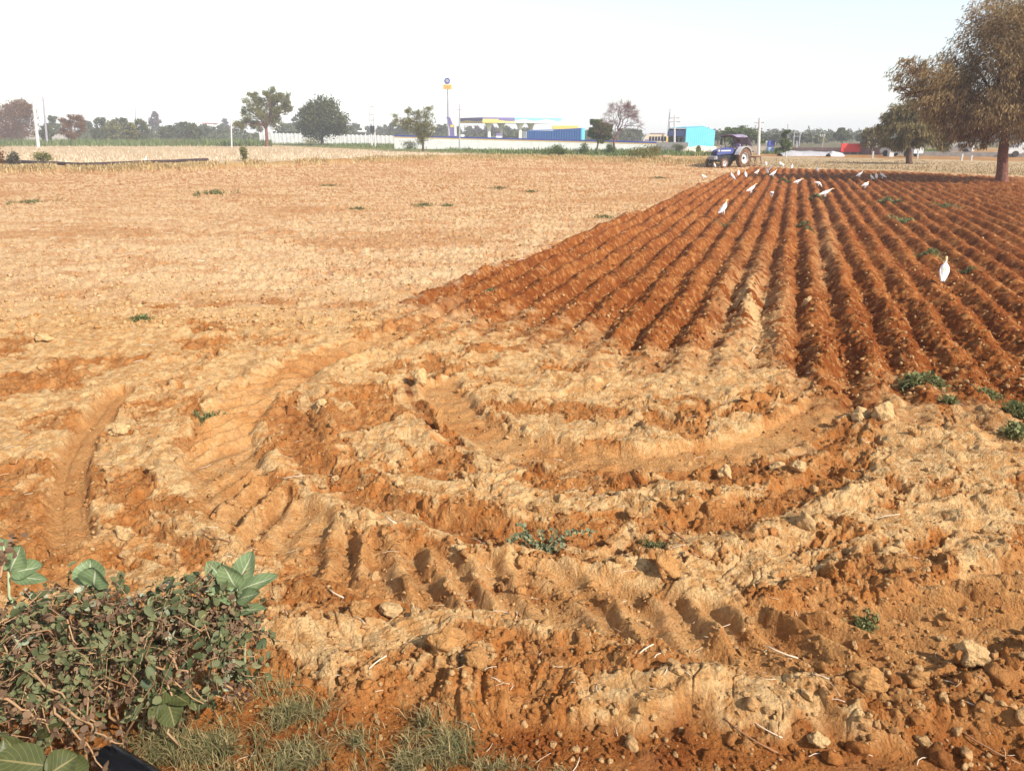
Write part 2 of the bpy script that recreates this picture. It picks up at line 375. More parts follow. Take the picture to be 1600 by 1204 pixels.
def soil_material():
    m = bpy.data.materials.new('soil'); m.use_nodes = True; n = m.node_tree; L = n.links; b = n.nodes['Principled BSDF']
    b.inputs['Roughness'].default_value = .95; b.inputs['Specular IOR Level'].default_value = .08
    at_ = n.nodes.new('ShaderNodeAttribute'); at_.attribute_name = 'tint'
    g = n.nodes.new('ShaderNodeNewGeometry')
    t = n.nodes.new('ShaderNodeTexNoise'); t.inputs['Scale'].default_value = 38; t.inputs['Detail'].default_value = 7; t.inputs['Roughness'].default_value = .68
    L.new(g.outputs['Position'], t.inputs['Vector'])
    mr = n.nodes.new('ShaderNodeMapRange'); mr.inputs[1].default_value = .3; mr.inputs[2].default_value = .7; mr.inputs[3].default_value = .72; mr.inputs[4].default_value = 1.26
    L.new(t.outputs['Fac'], mr.inputs[0])
    mx = n.nodes.new('ShaderNodeMix'); mx.data_type = 'RGBA'; mx.blend_type = 'MULTIPLY'; mx.inputs['Factor'].default_value = 1
    L.new(at_.outputs['Color'], mx.inputs['A']); L.new(mr.outputs[0], mx.inputs['B']); L.new(mx.outputs['Result'], b.inputs['Base Color'])
    t2 = n.nodes.new('ShaderNodeTexNoise'); t2.inputs['Scale'].default_value = 42; t2.inputs['Detail'].default_value = 9; t2.inputs['Roughness'].default_value = .74
    L.new(g.outputs['Position'], t2.inputs['Vector'])
    v2 = n.nodes.new('ShaderNodeTexVoronoi'); v2.inputs['Scale'].default_value = 62; v2.inputs['Detail'].default_value = 2; L.new(g.outputs['Position'], v2.inputs['Vector'])
    ad = n.nodes.new('ShaderNodeMath'); ad.operation = 'MULTIPLY_ADD'; ad.inputs[1].default_value = -.35; L.new(v2.outputs['Distance'], ad.inputs[0]); L.new(t2.outputs['Fac'], ad.inputs[2])
    bp = n.nodes.new('ShaderNodeBump'); bp.inputs['Distance'].default_value = .022; bp.inputs['Strength'].default_value = 1
    L.new(ad.outputs[0], bp.inputs['Height']); L.new(bp.outputs['Normal'], b.inputs['Normal'])
    return m
SOIL = soil_material()
def build_field():
    ang = np.concatenate([np.linspace(-180, -60, 40, endpoint=False), np.linspace(-60, -44, 120, endpoint=False), np.linspace(-44, 44, 1500, endpoint=False), np.linspace(44, 60, 120, endpoint=False), np.linspace(60, 180, 40, endpoint=False)])
    ang = np.radians(ang)
    dep = np.concatenate([np.linspace(math.atan2(H, .25), math.atan2(H, 1.7), 24, endpoint=False), np.arange(math.atan2(H, 1.7), math.atan2(H, 7), -.00088), np.arange(math.atan2(H, 7), math.atan2(H, 75), -.00072)])
    r = np.concatenate([H/np.tan(dep), np.geomspace(76, 420, 90), np.geomspace(440, 7000, 26)])
    A, Rr = np.meshgrid(ang, r); na, nr = len(ang), len(r)
    x, y = (Rr*np.sin(A)).ravel(), (Rr*np.cos(A)).ravel()
    z = np.zeros(x.shape); col = np.zeros((len(x), 3))
    for i in range(0, len(x), 200000):
        zz, cc, _, _ = field(x[i:i+200000], y[i:i+200000]); z[i:i+200000] = zz; col[i:i+200000] = cc
    V = np.column_stack([x, y, z]); V = np.vstack([V, [[0, 0, 0]]]); col = np.vstack([col, [[.3, .15, .05]]])
    i, j = np.meshgrid(np.arange(nr-1), np.arange(na), indexing='ij'); j2 = (j+1) % na
    Q = np.stack([i*na+j, (i+1)*na+j, (i+1)*na+j2, i*na+j2], -1).reshape(-1, 4)
    o = mesh_np('field_ground', V, Q[:, ::-1], SOIL, smooth=True, col=col)
    tag(o, kind='structure')
    return o
build_field()

# ------------------------------------------------------------------ loose clods, crumbs and straw
def ico(sub):
    t = (1+5**.5)/2
    v = [Vector(p).normalized() for p in ((-1, t, 0), (1, t, 0), (-1, -t, 0), (1, -t, 0), (0, -1, t), (0, 1, t), (0, -1, -t), (0, 1, -t), (t, 0, -1), (t, 0, 1), (-t, 0, -1), (-t, 0, 1))]
    f = [(0, 11, 5), (0, 5, 1), (0, 1, 7), (0, 7, 10), (0, 10, 11), (1, 5, 9), (5, 11, 4), (11, 10, 2), (10, 7, 6), (7, 1, 8), (3, 9, 4), (3, 4, 2), (3, 2, 6), (3, 6, 8), (3, 8, 9), (4, 9, 5), (2, 4, 11), (6, 2, 10), (8, 6, 7), (9, 8, 1)]
    for _ in range(sub):
        c, nf = {}, []
        def mid(a, b):
            k = (min(a, b), max(a, b))
            if k not in c: c[k] = len(v); v.append(((v[a]+v[b])/2).normalized())
            return c[k]
        for a, b, d in f:
            e, g, h = mid(a, b), mid(b, d), mid(d, a); nf += [(a, e, h), (b, g, e), (d, h, g), (e, g, h)]
        f = nf
    return np.array([list(p) for p in v]), np.array(f)
def rock(v, rng, rough=.35, cuts=7):
    """a broken lump: a sphere cut by random planes, then roughened"""
    o = v.copy()
    for _ in range(cuts):
        n = rng.normal(size=3); n /= np.linalg.norm(n); dcut = rng.uniform(.5, .85)
        k = o @ n-dcut; o = o-np.where(k > 0, k, 0)[:, None]*n*.9
    off = rng.random(2)*50
    r = fbm(o[:, 0]+o[:, 2]*.7+off[0], o[:, 1]+o[:, 2]*.6+off[1], .8, 3, 1, .55)
    return o*(1+rough*.35*r)[:, None]
CLODM = soil_material(); CLODM.name = 'clod_soil'
rng = np.random.default_rng(5)
ICO1, ICO2, ICO3 = ico(1), ico(2), ico(3)
def scatter_clods(name, n, pxr, pyr, rad, base, accept=None, light=.22):
    PX = rng.uniform(*pxr, n*3); PY = pyr[0]+(pyr[1]-pyr[0])*rng.random(n*3)**.8
    a = np.array([G(p, q) for p, q in zip(PX, PY)]); z, c, pl, cr = field(a[:, 0], a[:, 1])
    ok = np.ones(len(PX), bool)
    if accept is not None: ok = accept(PX, PY, pl, cr)
    idx = np.where(ok)[0][:n]; protos = [rock(base[0], rng, .9, 13) for _ in range(14)]
    nv, VV, FF, CC = len(base[0]), [], [], []
    for q, i in enumerate(idx):
        s = rad[0]*(rad[1]/rad[0])**(rng.random()**2.2); M = Matrix.Rotation(rng.random()*6.28, 3, 'Z') @ Matrix.Rotation(rng.random()*6.28, 3, 'X')
        p = protos[rng.integers(14)]*(s*np.array([1, rng.uniform(.6, 1), rng.uniform(.5, .9)])); p = p @ np.array(M).T
        VV.append(p+[a[i, 0], a[i, 1], z[i]+s*.25]); FF.append(base[1]+q*nv)
        k = c[i]*rng.uniform(.8, 1.12)
        if rng.random() < light: k = lerp(k, PALE, .7)
        CC.append(np.repeat(k[None], nv, 0))
    o = mesh_np(name, np.vstack(VV), np.vstack(FF), CLODM, col=np.vstack(CC))
    return tag(o, 'small crumbs and clods of broken soil scattered over the churned field', 'soil crumbs', kind='stuff')
scatter_clods('soil_crumbs', 17000, (-300, 1900), (480, 1230), (.004, .022), ICO1, lambda X, Y, pl, cr: (rng.random(len(X)) < .25+.75*(1-cr)))
scatter_clods('field_crumbs', 7000, (-250, 1150), (275, 520), (.012, .050), ICO1, lambda X, Y, pl, cr: pl < .3)['label'] = 'small pale clods strewn over the dry brown field'
scatter_clods('furrow_crumbs', 8000, (600, 2000), (290, 620), (.008, .036), ICO1, lambda X, Y, pl, cr: pl > .5, .42)['label'] = 'small crumbs of soil strewn along the ploughed ridges'
scatter_clods('crust_shards', 2000, (-300, 1900), (440, 1180), (.010, .050), ICO2, lambda X, Y, pl, cr: (cr > .05)*(cr < .98)*(pl < .3)+(rng.random(len(X)) < .12) > 0)['label'] = 'broken shards of pale crust along the edges of the churned ground'
scatter_clods('dark_shards', 80, (1250, 1750), (980, 1190), (.02, .065), ICO2, lambda X, Y, pl, cr: X > 1050+rng.random(len(X))*500)['label'] = 'broken blocks of soil heaped at the lower right of the field'
# clods that stand out: px, py, width px, height px, colour, label
CLODS = [(1131, 747, 28, 30, 'p', 'pale round clod in the dark ditch, left of two big pale ones'),
 (1243, 742, 30, 24, 'p', 'brightest pale clod on the dark bank right of the ditch'),
 (1256, 832, 32, 34, 'p', 'upright pale block of soil with a torn edge among flat shards'),
 (1041, 905, 44, 50, 't', 'largest tan clod, hanging over a dark hollow above the tyre lugs'),
 (686, 668, 17, 46, 't', 'tall upended slab of soil at the head of the smooth inner rut'),
 (187, 682, 34, 20, 'p', 'smooth pale oval clod beside the narrow rut on the left'),
 (193, 840, 28, 36, 'p', 'pale clod standing above the hedge, right of the narrow rut'),
 (566, 975, 36, 30, 't', 'tan angular clod left of a broken shard below the lug marks'),
 (612, 965, 40, 26, 'p', 'broken pale shard leaning beside the tan angular clod'),
 (646, 972, 16, 24, 'p', 'small pointed pale clod, third of the row below the lug marks'),
 (1215, 730, 26, 20, 'p', 'flat pale clod just left of the brightest one on the bank'),
 (1163, 640, 22, 16, 't', 'small tan clod lying on the pale plateau near the inner rut'),
 (1345, 655, 34, 34, 'p', 'pale cracked lump right of the smooth rut end'),
 (1380, 660, 40, 40, 'p', 'rounded pale lump between two others right of the rut end'),
 (1260, 480, 15, 22, 'p', 'pale clod balanced on a ploughed ridge near the plough end'),
 (1432, 1085, 40, 36, 't', 'round tan clod in the dark soil at the lower right'),
 (1275, 1160, 36, 24, 'p', 'pale clod on the smooth strip at the bottom of the field'),
 (1360, 1090, 60, 40, 't', 'broad tan slab tilted over a dark hole at the lower right'),
 (700, 1035, 60, 44, 't', 'big rounded tan lump on the crest of the lower bank'),
 (745, 1062, 44, 40, 't', 'tan lump with a straw on top, right of the big rounded one'),
 (1515, 1040, 56, 44, 'p', 'pale jagged lump at the right end of the lower bank'),
 (1265, 740, 20, 18, 't', 'tan clod tucked under the brightest pale one'),
 (505, 640, 20, 16, 'p', 'pale pebble-like clod on the edge of the curved ditch'),
 (655, 602, 24, 34, 'p', 'pale standing clod above the tall upended slab'),
 (525, 748, 16, 14, 'p', 'tiny pale clod inside the curved ditch'),
 (68, 540, 30, 16, 'p', 'flat pale clod at the far left edge of the churned ground')]
for px, py, wp, hp, k, lab in CLODS:
    x, y = G(px, py); dep = y*CT+H*ST; sx, sz = wp/F*dep/2, hp/F*dep/2
    v = rock(ICO3[0], rng, .8, 9)*np.array([sx, max(sx, sz)*.8, sz]); c = (PALE if k == 'p' else TAN)*rng.uniform(.92, 1.08)
    cc = c[None]*(1+.18*fbm(v[:, 0]*30+px, v[:, 1]*30+v[:, 2]*25, 1, 3, 2))[:, None]
    o = mesh_np('clod', v, ICO3[1], CLODM, col=cc, smooth=False); o.location = (x, y, gz(x, y)+sz*.55); tag(o, lab, 'clod', 'loose clods on the churned ground')
STRAW = mat('straw', (.46, .31, .16), .75, island=True, col2=(.74, .64, .50))
STICK = mat('dead_stick', (.20, .09, .04), .8, island=True, col2=(.34, .18, .09))
def straw_piece(mb, x, y, l, rz, r, lift=.0, bend=.1, tilt=None):
    z = gz(x, y)+r+lift; t = rng.normal()*.12 if tilt is None else tilt; d = np.array([math.cos(rz), math.sin(rz)])
    pts = []
    for q in np.linspace(-.5, .5, 4):
        off = bend*l*(.25-q*q)*4; pts.append((x+d[0]*q*l-d[1]*off, y+d[1]*q*l+d[0]*off, z+math.sin(t)*q*l+.004))
    mb.tube(pts, r, 5)
mb = MB()
for _ in range(500):
    x, y = G(rng.uniform(-100, 1000), rng.uniform(285, 430))
    if x < G(640, 470)[0]+(y-11)*.75: straw_piece(mb, x, y, rng.uniform(.06, .20), rng.random()*3.14, rng.uniform(.003, .006), .01, rng.normal()*.12)
for _ in range(380):
    px, py = rng.uniform(-150, 1750), 430+770*rng.random()**1.1
    x, y = G(px, py); straw_piece(mb, x, y, rng.uniform(.02, .10)*(1+.3*(py < 600)), rng.random()*3.14, rng.uniform(.0008, .0022), .003, rng.normal()*.12)
tag(mb.build('straw_litter', STRAW, smooth=True), 'short bits of pale straw strewn over the churned soil', 'straw litter', kind='stuff')
for px, py, l, a, r, m, lab in [(1178, 548, .17, 1.05, .008, STRAW, 'thick white stalk standing out on the pale plateau below the furrows'),
  (1056, 835, .20, 2.2, .008, STICK, 'grey brown twig right of the round-leaved weed'),
  (1172, 1152, .24, 2.45, .005, STICK, 'long brown stick near the bottom of the field'),
  (1196, 1145, .14, 2.5, .004, STRAW, 'white straw beside the long brown stick'),
  (1222, 1018, .15, 2.7, .006, STRAW, 'bent white stalk lying on the tyre lugs'),
  (528, 942, .11, 2.6, .006, STRAW, 'curled white stalk left of the tan angular clod'),
  (1008, 1048, .09, .6, .005, STRAW, 'short white straw pointing up at the lower bank'),
  (592, 1058, .10, .8, .005, STRAW, 'white straw leaning on the foot of the lower bank'),
  (730, 1052, .06, 0., .006, STRAW, 'stubby white straw lying level on the tan lump'),
  (1385, 820, .16, .1, .004, STRAW, 'thin pale stalk across the right hand crust'),
  (340, 858, .22, 2.75, .005, STICK, 'dry brown stem lying above the hedge'),
  (612, 833, .10, 2.4, .008, STRAW, 'frayed white husk in the fresh soil left of the weed'),
  (460, 760, .16, .0, .005, STRAW, 'pale straw lying across the lugs on the left'),
  (1540, 1160, .26, 2.4, .005, STICK, 'brown stick at the lower right corner of the field'),
  (950, 612, .07, 1.0, .006, STRAW, 'short white stalk in the middle of the pale plateau')]:
    mb = MB(); x, y = G(px, py); straw_piece(mb, x, y, l, a, r*.7, .012, .06, .15)
    tag(mb.build('dry_stalk', m, smooth=True), lab, 'stalk', 'dry stalks and sticks on the soil')

# ------------------------------------------------------------------ leaves and grass
def leaf_np(c, t, s, l, wd):
    """diamond leaves: centres c, length axis t, side axis s"""
    n = len(c); l = np.asarray(l).reshape(-1, 1)*np.ones((n, 1)); wd = np.asarray(wd).reshape(-1, 1)*np.ones((n, 1))
    V = np.stack([c-t*l*.5, c+s*wd*.5-t*l*.05, c+t*l*.5, c-s*wd*.5-t*l*.05], 1).reshape(-1, 3)
    return V, np.arange(n*4).reshape(-1, 4)
def round_leaf_np(c, t, s, rad, fold=.25):
    n = len(c); nn = np.cross(t, s); rad = np.asarray(rad).reshape(-1, 1)*np.ones((n, 1)); P = []
    for a in np.linspace(0, 2*np.pi, 8, endpoint=False):
        P.append(c+rad*(t*math.cos(a)*1.12+s*math.sin(a)+nn*fold*math.sin(a)**2))
    V = np.stack(P, 1).reshape(-1, 3); b = (np.arange(n)*8)[:, None]
    Q = np.concatenate([b+[0, 1, 2, 3], b+[0, 3, 4, 5], b+[0, 5, 6, 7]], 0)
    return V, Q
def unit(v): return v/np.maximum(np.linalg.norm(v, axis=1, keepdims=True), 1e-9)
def rand_dirs(n, r=None):
    return unit((r or rng).normal(size=(n, 3)))
def side_of(t, r=None):
    return unit(np.cross(t, rand_dirs(len(t), r)))
def blades(P, h, wd, lean, r):
    """grass blades from points P: two quads each, bending over"""
    n = len(P); a = r.random(n)*6.283; d = np.stack([np.cos(a), np.sin(a), np.zeros(n)], 1); s = np.stack([-d[:, 1], d[:, 0], np.zeros(n)], 1)
    up = np.array([0, 0, 1.0]); h = h*r.uniform(.5, 1.2, (n, 1)); ln = lean*r.uniform(.1, 1.3, (n, 1)); wd = wd*r.uniform(.7, 1.3, (n, 1))
    p1 = P+up*h*.55+d*h*ln*.35; p2 = P+up*h*np.maximum(.15, 1-.45*ln)+d*h*ln
    V = np.stack([P-s*wd, P+s*wd, p1-s*wd*.8, p1+s*wd*.8, p2-s*wd*.12, p2+s*wd*.12], 1).reshape(-1, 3)
    b = (np.arange(n)*6)[:, None]
    return V, np.concatenate([b+[0, 1, 3, 2], b+[2, 3, 5, 4]], 0)
GRASS = mat('grass', (.09, .115, .035), .7, island=True, col2=(.46, .34, .16), trans=.3)
DRYGRASS = mat('dry_grass', (.30, .20, .075), .8, island=True, col2=(.60, .46, .24), trans=.2)
CROP = mat('crop_leaf', (.055, .095, .02), .7, island=True, col2=(.20, .24, .07), trans=.25)
STUB = mat('stubble', (.42, .30, .17), .8, island=True, col2=(.74, .62, .48))
def ground_pts(px, py):
    a = np.array([G(p, q) for p, q in zip(px, py)]); return np.column_stack([a, field(a[:, 0], a[:, 1])[0]])
def merge(parts):
    V, Q, n = [], [], 0
    for v, q in parts: V.append(v); Q.append(q+n); n += len(v)
    return np.vstack(V), np.vstack(Q)
# grass at the foot of the field, lower left
parts = []
for cx, cy, rx, ry, n, h in [(450, 1110, 60, 35, 1500, .09), (330, 1165, 90, 40, 1800, .10), (470, 1180, 110, 40, 1500, .08), (640, 1180, 90, 40, 1300, .075), (700, 1160, 40, 30, 900, .10), (250, 1150, 60, 50, 1000, .11), (770, 1195, 40, 15, 350, .06), (560, 1150, 30, 20, 250, .05), (660, 1130, 16, 14, 160, .07), (860, 1200, 40, 12, 200, .04), (250, 1230, 160, 50, 1500, .09), (600, 1270, 250, 40, 1500, .09)]:
    q = rng.normal(size=(n, 2))*.55; n = int(n*.65); q = q[:n]; q = q[:, :]*(.55+.45*np.round(.5+.5*np.sin(q[:, :1]*9+q[:, 1:]*7))); gp = ground_pts(cx+q[:, 0]*rx*1.1, np.minimum(cy+q[:, 1]*ry*1.1, 1500)); gp = gp[fbm(gp[:, 0], gp[:, 1], .14, 2, 3)+.35*rng.random(len(gp)) > .05]; parts.append(blades(gp, h, .0018, 1.2, rng))
V, Q = merge(parts); tag(mesh_np('dry_grass', V, Q, GRASS), 'tufts of dry and green grass along the lower left edge of the soil', 'grass', kind='stuff')
# standing crop and weeds before the white walls
n = 30000
px = rng.uniform(-120, 1120, n); top = np.interp(px, [-120, 0, 200, 400, 560, 650, 760, 900, 1000, 1120], [217, 217, 218, 223, 230, 234, 240, 243, 246, 240]); 
py = 213+(top-213)*rng.random(n)**.8
py = np.where(px > 900, np.interp(px, [900, 1120], [226, 228])+rng.random(n)**1.2*np.interp(px, [900, 1120], [20, 16]), py)
keep = fbm(px/60, py/4, 1, 3, 2)+.25+.3*rng.random(n) > 0
P = ground_pts(px[keep], py[keep]); P = P[P[:, 1] < 320]
P2 = np.column_stack([np.zeros(15000), rng.uniform(150, 262, 15000), np.zeros(15000)]); P2[:, 0] = (rng.uniform(-200, 425, 15000)-800)/F*(P2[:, 1]*CT+2.2*ST); V, Q = merge([blades(P, .48, .05, .8, rng), blades(P2, 1.25, .07, .6, rng)]); tag(mesh_np('green_crop', V, Q, CROP), 'strip of low green crop and weeds growing before the white boundary walls', 'crop', kind='stuff')
n = 15000
px = rng.uniform(-150, 760, n); t = np.interp(px, [0, 200, 400, 560, 650, 760], [219, 221, 226, 233, 238, 243]); b = np.interp(px, [0, 400, 640, 760], [257, 252, 247, 245]); py = t+(b-t)*rng.random(n)**.7
V, Q = blades(ground_pts(px, py), .30, .016, .45, rng); tag(mesh_np('stubble', V, Q, STUB), 'pale cut stubble standing in the strip beyond the brown field', 'stubble', kind='stuff')
n = 16000
px = rng.uniform(-150, 1120, n); c0 = np.interp(px, [-150, 0, 150, 400, 640, 720, 860, 1000, 1120], [268, 268, 268.5, 260, 250, 248, 249, 254, 258]); py = c0+rng.normal(size=n)*1.6
keep = fbm(px/45, py*0, 1, 3, 4) > -.35; P = ground_pts(px[keep], py[keep])
V, Q = blades(P, .28, .022, .9, rng); tag(mesh_np('bund_grass', V, Q, DRYGRASS), 'line of dry yellow grass on the low bund at the far edge of the brown field', 'dry grass', kind='stuff')
n = 9000
px = rng.uniform(1120, 1800, n); b = np.interp(px, [1120, 1250, 1400, 1560, 1800], [257, 262, 266, 273, 283]); py = b-rng.random(n)**1.3*np.interp(px, [1120, 1600], [12, 18])
V, Q = blades(ground_pts(px, py), .13, .02, .9, rng); tag(mesh_np('far_dry_grass', V, Q, mat('trodden_grass', (.24, .155, .065), .8, island=True, col2=(.46, .34, .19))), 'short dry grass on the pale strip beyond the ploughed rows', 'dry grass', kind='stuff')
n = 5000
px = rng.uniform(1190, 1480, n); py = 236+rng.random(n)*5
V, Q = blades(ground_pts(px, py), .55, .04, .7, rng); tag(mesh_np('verge_weeds', V, Q, CROP), 'green weeds along the foot of the pale sheeting and the red wall', 'weeds', kind='stuff')
n = 46000                                             # hazy scrub far behind everything
px = rng.uniform(-220, 1800, n); Yd = rng.uniform(215, 330, n); dx = (px-800)/F; X = dx*(Yd*CT+2*ST); hmax = (2.6+1.6*fbm(px/38, px*0, 1, 4, 3)+.9*fbm(px/9, Yd/30, 1, 2, 5))*np.where((px > 405) & (px < 1080), .75, 1.0)
zz = np.maximum(hmax, .3)*rng.random(n)**.75; t = rand_dirs(n); V, Q = leaf_np(np.column_stack([X, Yd, zz]), t, side_of(t), rng.uniform(.5, 1.1, n), rng.uniform(.3, .6, n))
tag(mesh_np('far_scrub', V, Q, mat('far_scrub_leaf', (.040, .050, .022), .8, island=True, col2=(.13, .125, .06), trans=.2)), 'hazy belt of low scrub along the horizon behind the walls and sheds', 'scrub', kind='stuff')
# weed patches in the fields: px, py, width px, height m, kind, label
WSTEM = mat('weed_stems', (.20, .16, .07), .8, vary=.2)
WEED = mat('weed_leaf', (.085, .10, .032), .7, island=True, col2=(.32, .31, .12), trans=.28)
DULL = mat('dull_weed', (.09, .095, .03), .8, island=True, col2=(.24, .22, .09), trans=.2)
for px, py, wp, h, m, lab in [(332, 303, 80, .10, DULL, 'largest dull green weed patch on the brown field at the left'), (45, 317, 80, .07, DULL, 'dark weed streak at the far left of the brown field'),
  (515, 291, 36, .06, DULL, 'small weed patch in the middle of the brown field, up from the streaks'), (662, 322, 52, .06, DULL, 'weed streak on the brown field halfway to the furrows'), (700, 322, 30, .05, DULL, 'small weed tuft just right of the halfway streak'),
  (560, 328, 40, .05, DULL, 'faint weed streak left of the halfway streak'), (780, 295, 36, .05, DULL, 'weed tuft below the fuel station canopy on the field'), (945, 341, 46, .06, DULL, 'weed patch close to the left edge of the furrows'), (1030, 279, 40, .05, DULL, 'weed patch on the field below the cyan shed'), (830, 300, 40, .04, DULL, 'low weeds between the furrows and the middle of the field'),
  (224, 507, 44, .05, WEED, 'dark green weed on the pale crust at the left'), (325, 652, 52, .05, WEED, 'small weed in the bend of the lugged tyre track'), (505, 573, 26, .03, WEED, 'tiny weed at the head of the curved ditch'), (1425, 606, 40, .11, WEED, 'left clump of green weeds where the furrows end'), (1462, 606, 44, .07, WEED, 'pale leaved weed right of the green clump at the furrow ends'), (1482, 634, 24, .06, WEED, 'small dark weed below the furrow end weeds'), (1590, 645, 60, .09, WEED, 'spreading weeds at the right edge below the furrows'), (1585, 690, 50, .08, WEED, 'lower weeds at the right edge beside pale crust'), (1545, 618, 44, .06, WEED, 'weed tuft on the last furrow at the right edge'),
  (1455, 400, 52, .07, WEED, 'dark weeds just left of the nearest egret'), (1408, 345, 40, .09, WEED, 'grey green weeds on the right hand furrows'), (1475, 322, 50, .07, DULL, 'dull weeds on the furrows below the big tree'), (1390, 316, 40, .10, DULL, 'bushy weeds behind the furrow weeds, below the egret group'), (1275, 311, 22, .10, WEED, 'weed at the tail of the long striding egret'), (1253, 352, 26, .06, DULL, 'weeds on the ridge running straight away'), (1262, 362, 20, .05, DULL, 'second weed low on the straight ridge'), (1225, 284, 22, .09, DULL, 'weeds between two egrets at the far end of the furrows'), (1133, 350, 50, .03, DULL, 'low weeds at the feet of the egret on the left ridges'), (1352, 968, 44, .04, WEED, 'green sprout on the lugs at the lower right'), (1020, 850, 44, .03, DULL, 'wilted sprig right of the round-leaved weed'), (1510, 425, 30, .05, DULL, 'dry weeds right of the nearest egret'), (760, 460, 30, .03, DULL, 'weed scraps at the furrow corner')]:
    x, y = G(px, py); wd = wp/F*(y*CT+H*ST)/2; k = 330; h = h*1.2; z0 = gz(x, y); root = thing('weed', lab, 'weed', (x, y, z0), group='weeds dotted over the fields'); dy = 1.5 if y > 15 else .7
    q = rng.normal(size=(k, 2))*.42; q = q*(.6+.4*np.round(np.sin(q[:, :1]*7+q[:, 1:]*5))); P = np.column_stack([x+q[:, 0]*wd, y+q[:, 1]*wd*dy]); P = np.column_stack([P, field(P[:, 0], P[:, 1])[0]])
    fw = 1+y/14; v1 = blades(P, h*.8, max(.0035, h*.05)*fw, 1.0, rng); n_ = 260
    c = P[:n_]+rng.normal(size=(n_, 3))*[.02, .02, 0]+np.array([0, 0, 1])*h*rng.uniform(.15, .9, (n_, 1)); t = rand_dirs(n_); v2 = leaf_np(c, t, side_of(t), h*rng.uniform(.25, .6, n_)*fw**.5, h*rng.uniform(.12, .3, n_)*fw**.5)
    V, Q = merge([v1, v2]); mesh_np('foliage', V-[x, y, z0], Q, m, root)
    mb = MB()
    for p_ in P[:14]: mb.tube([(0, 0, 0), ((p_[0]-x)*.6, (p_[1]-y)*.6, max(.01, (p_[2]-z0)*.5+h*.5)), (p_[0]-x, p_[1]-y, p_[2]-z0+h*.4)], h*.03, 4)
    mb.build('stems', WSTEM, root, True)

# the round-leaved weed in the foreground
ROUND = mat('round_leaf', (.075, .095, .045), .65, island=True, col2=(.21, .22, .12), trans=.15, spec=.15)
STEM = mat('weed_stem', (.42, .24, .09), .7, island=True, col2=(.50, .38, .16))
def sprawl(name, lab, stems, depthY=None):
    o0 = on(848, 862); root = thing(name, lab, 'weed', o0); ms = MB(); cs = []
    for pts in stems:
        P = [Vector(at(px, py, o0.y+dy))-o0 for px, py, dy in pts]
        ms.tube([P[0]]+P[1:], [.0045]*(len(P)-1)+[.0018], 6)
        for a, b in zip(P[:-1], P[1:]):
            k = max(4, int((b-a).length/.0052))
            for q in range(k):
                if rng.random() < .25 and a == P[0]: continue
                t = (q+rng.random())/k; cs.append(np.array(a.lerp(b, t))+rng.normal(size=3)*[.013, .013, .008]+[0, 0, .004])
    ms.build('stem', STEM, root, True)
    cs = np.array(cs); t = rand_dirs(len(cs)); nrm = unit(rand_dirs(len(cs))*.7+[0, -.6, .7]); s = unit(np.cross(nrm, t)); t = unit(np.cross(s, nrm))
    V, Q = round_leaf_np(cs, t, s, rng.uniform(.006, .0145, len(cs)), .25); mesh_np('foliage', V, Q, ROUND, root)
sprawl('round_leaved_weed', 'sprawling weed with small round grey green leaves and tan stems in the ditch', [
  [(848, 862, 0), (825, 838, .03), (812, 817, .06)], [(848, 862, 0), (818, 836, 0), (793, 845, -.02)], [(848, 862, 0), (866, 845, 0), (895, 832, .02), (930, 832, .03)], [(848, 862, 0), (870, 866, -.04), (890, 874, -.06), (912, 881, -.08)], [(848, 862, 0), (838, 870, -.05), (850, 886, -.1)], [(848, 862, 0), (815, 868, -.04), (808, 880, -.07)], [(848, 862, 0), (845, 840, .04), (842, 830, .06)], [(848, 862, 0), (862, 850, .03), (864, 828, .05)], [(848, 862, 0), (800, 852, 0), (788, 852, 0)], [(848, 862, 0), (868, 858, -.02), (882, 848, 0)]])

# ------------------------------------------------------------------ the clipped hedge and milkweed plants, lower left
HLEAF = mat('hedge_leaf', (.050, .070, .026), .6, island=True, col2=(.22, .22, .10), trans=.24)
HPALE = mat('hedge_pale_leaf', (.22, .25, .16), .55, island=True, col2=(.40, .40, .27), trans=.2)
HBROWN = mat('hedge_brown_leaf', (.10, .055, .030), .7, island=True, col2=(.24, .15, .085), trans=.2)
TWIG = mat('hedge_twig', (.20, .10, .045), .7, island=True, col2=(.40, .25, .13))
def hedge_pt(s, a, k):
    """s along (0 right .. 1 left), a round the section (0 front foot, pi back foot), k depth"""
    x = -1.17-2.6*s; cy = 2.80-.28*np.minimum(s*2.6, 1.2); ry = .12+.42*np.minimum(s*2.0, 1.0); hz = np.minimum(.60, .34+3.2*np.sqrt(np.maximum(s, 0))*.42)
    hz = np.minimum(hz, .60)+.05*fbm(x*1.0, cy*0+a*.4, .35, 3, 2)
    return np.stack([x+.05*np.cos(a*3), cy-ry*np.cos(a)*k*(1+.18*np.sin(9*x+3*a)), hz*np.abs(np.sin(a))**.55*k], -1)
hedge = thing('hedge', 'low clipped hedge with small round dull green and brown leaves', 'hedge', (-1.8, 2.6, 0))
hb = np.array([-1.8, 2.6, 0.0])
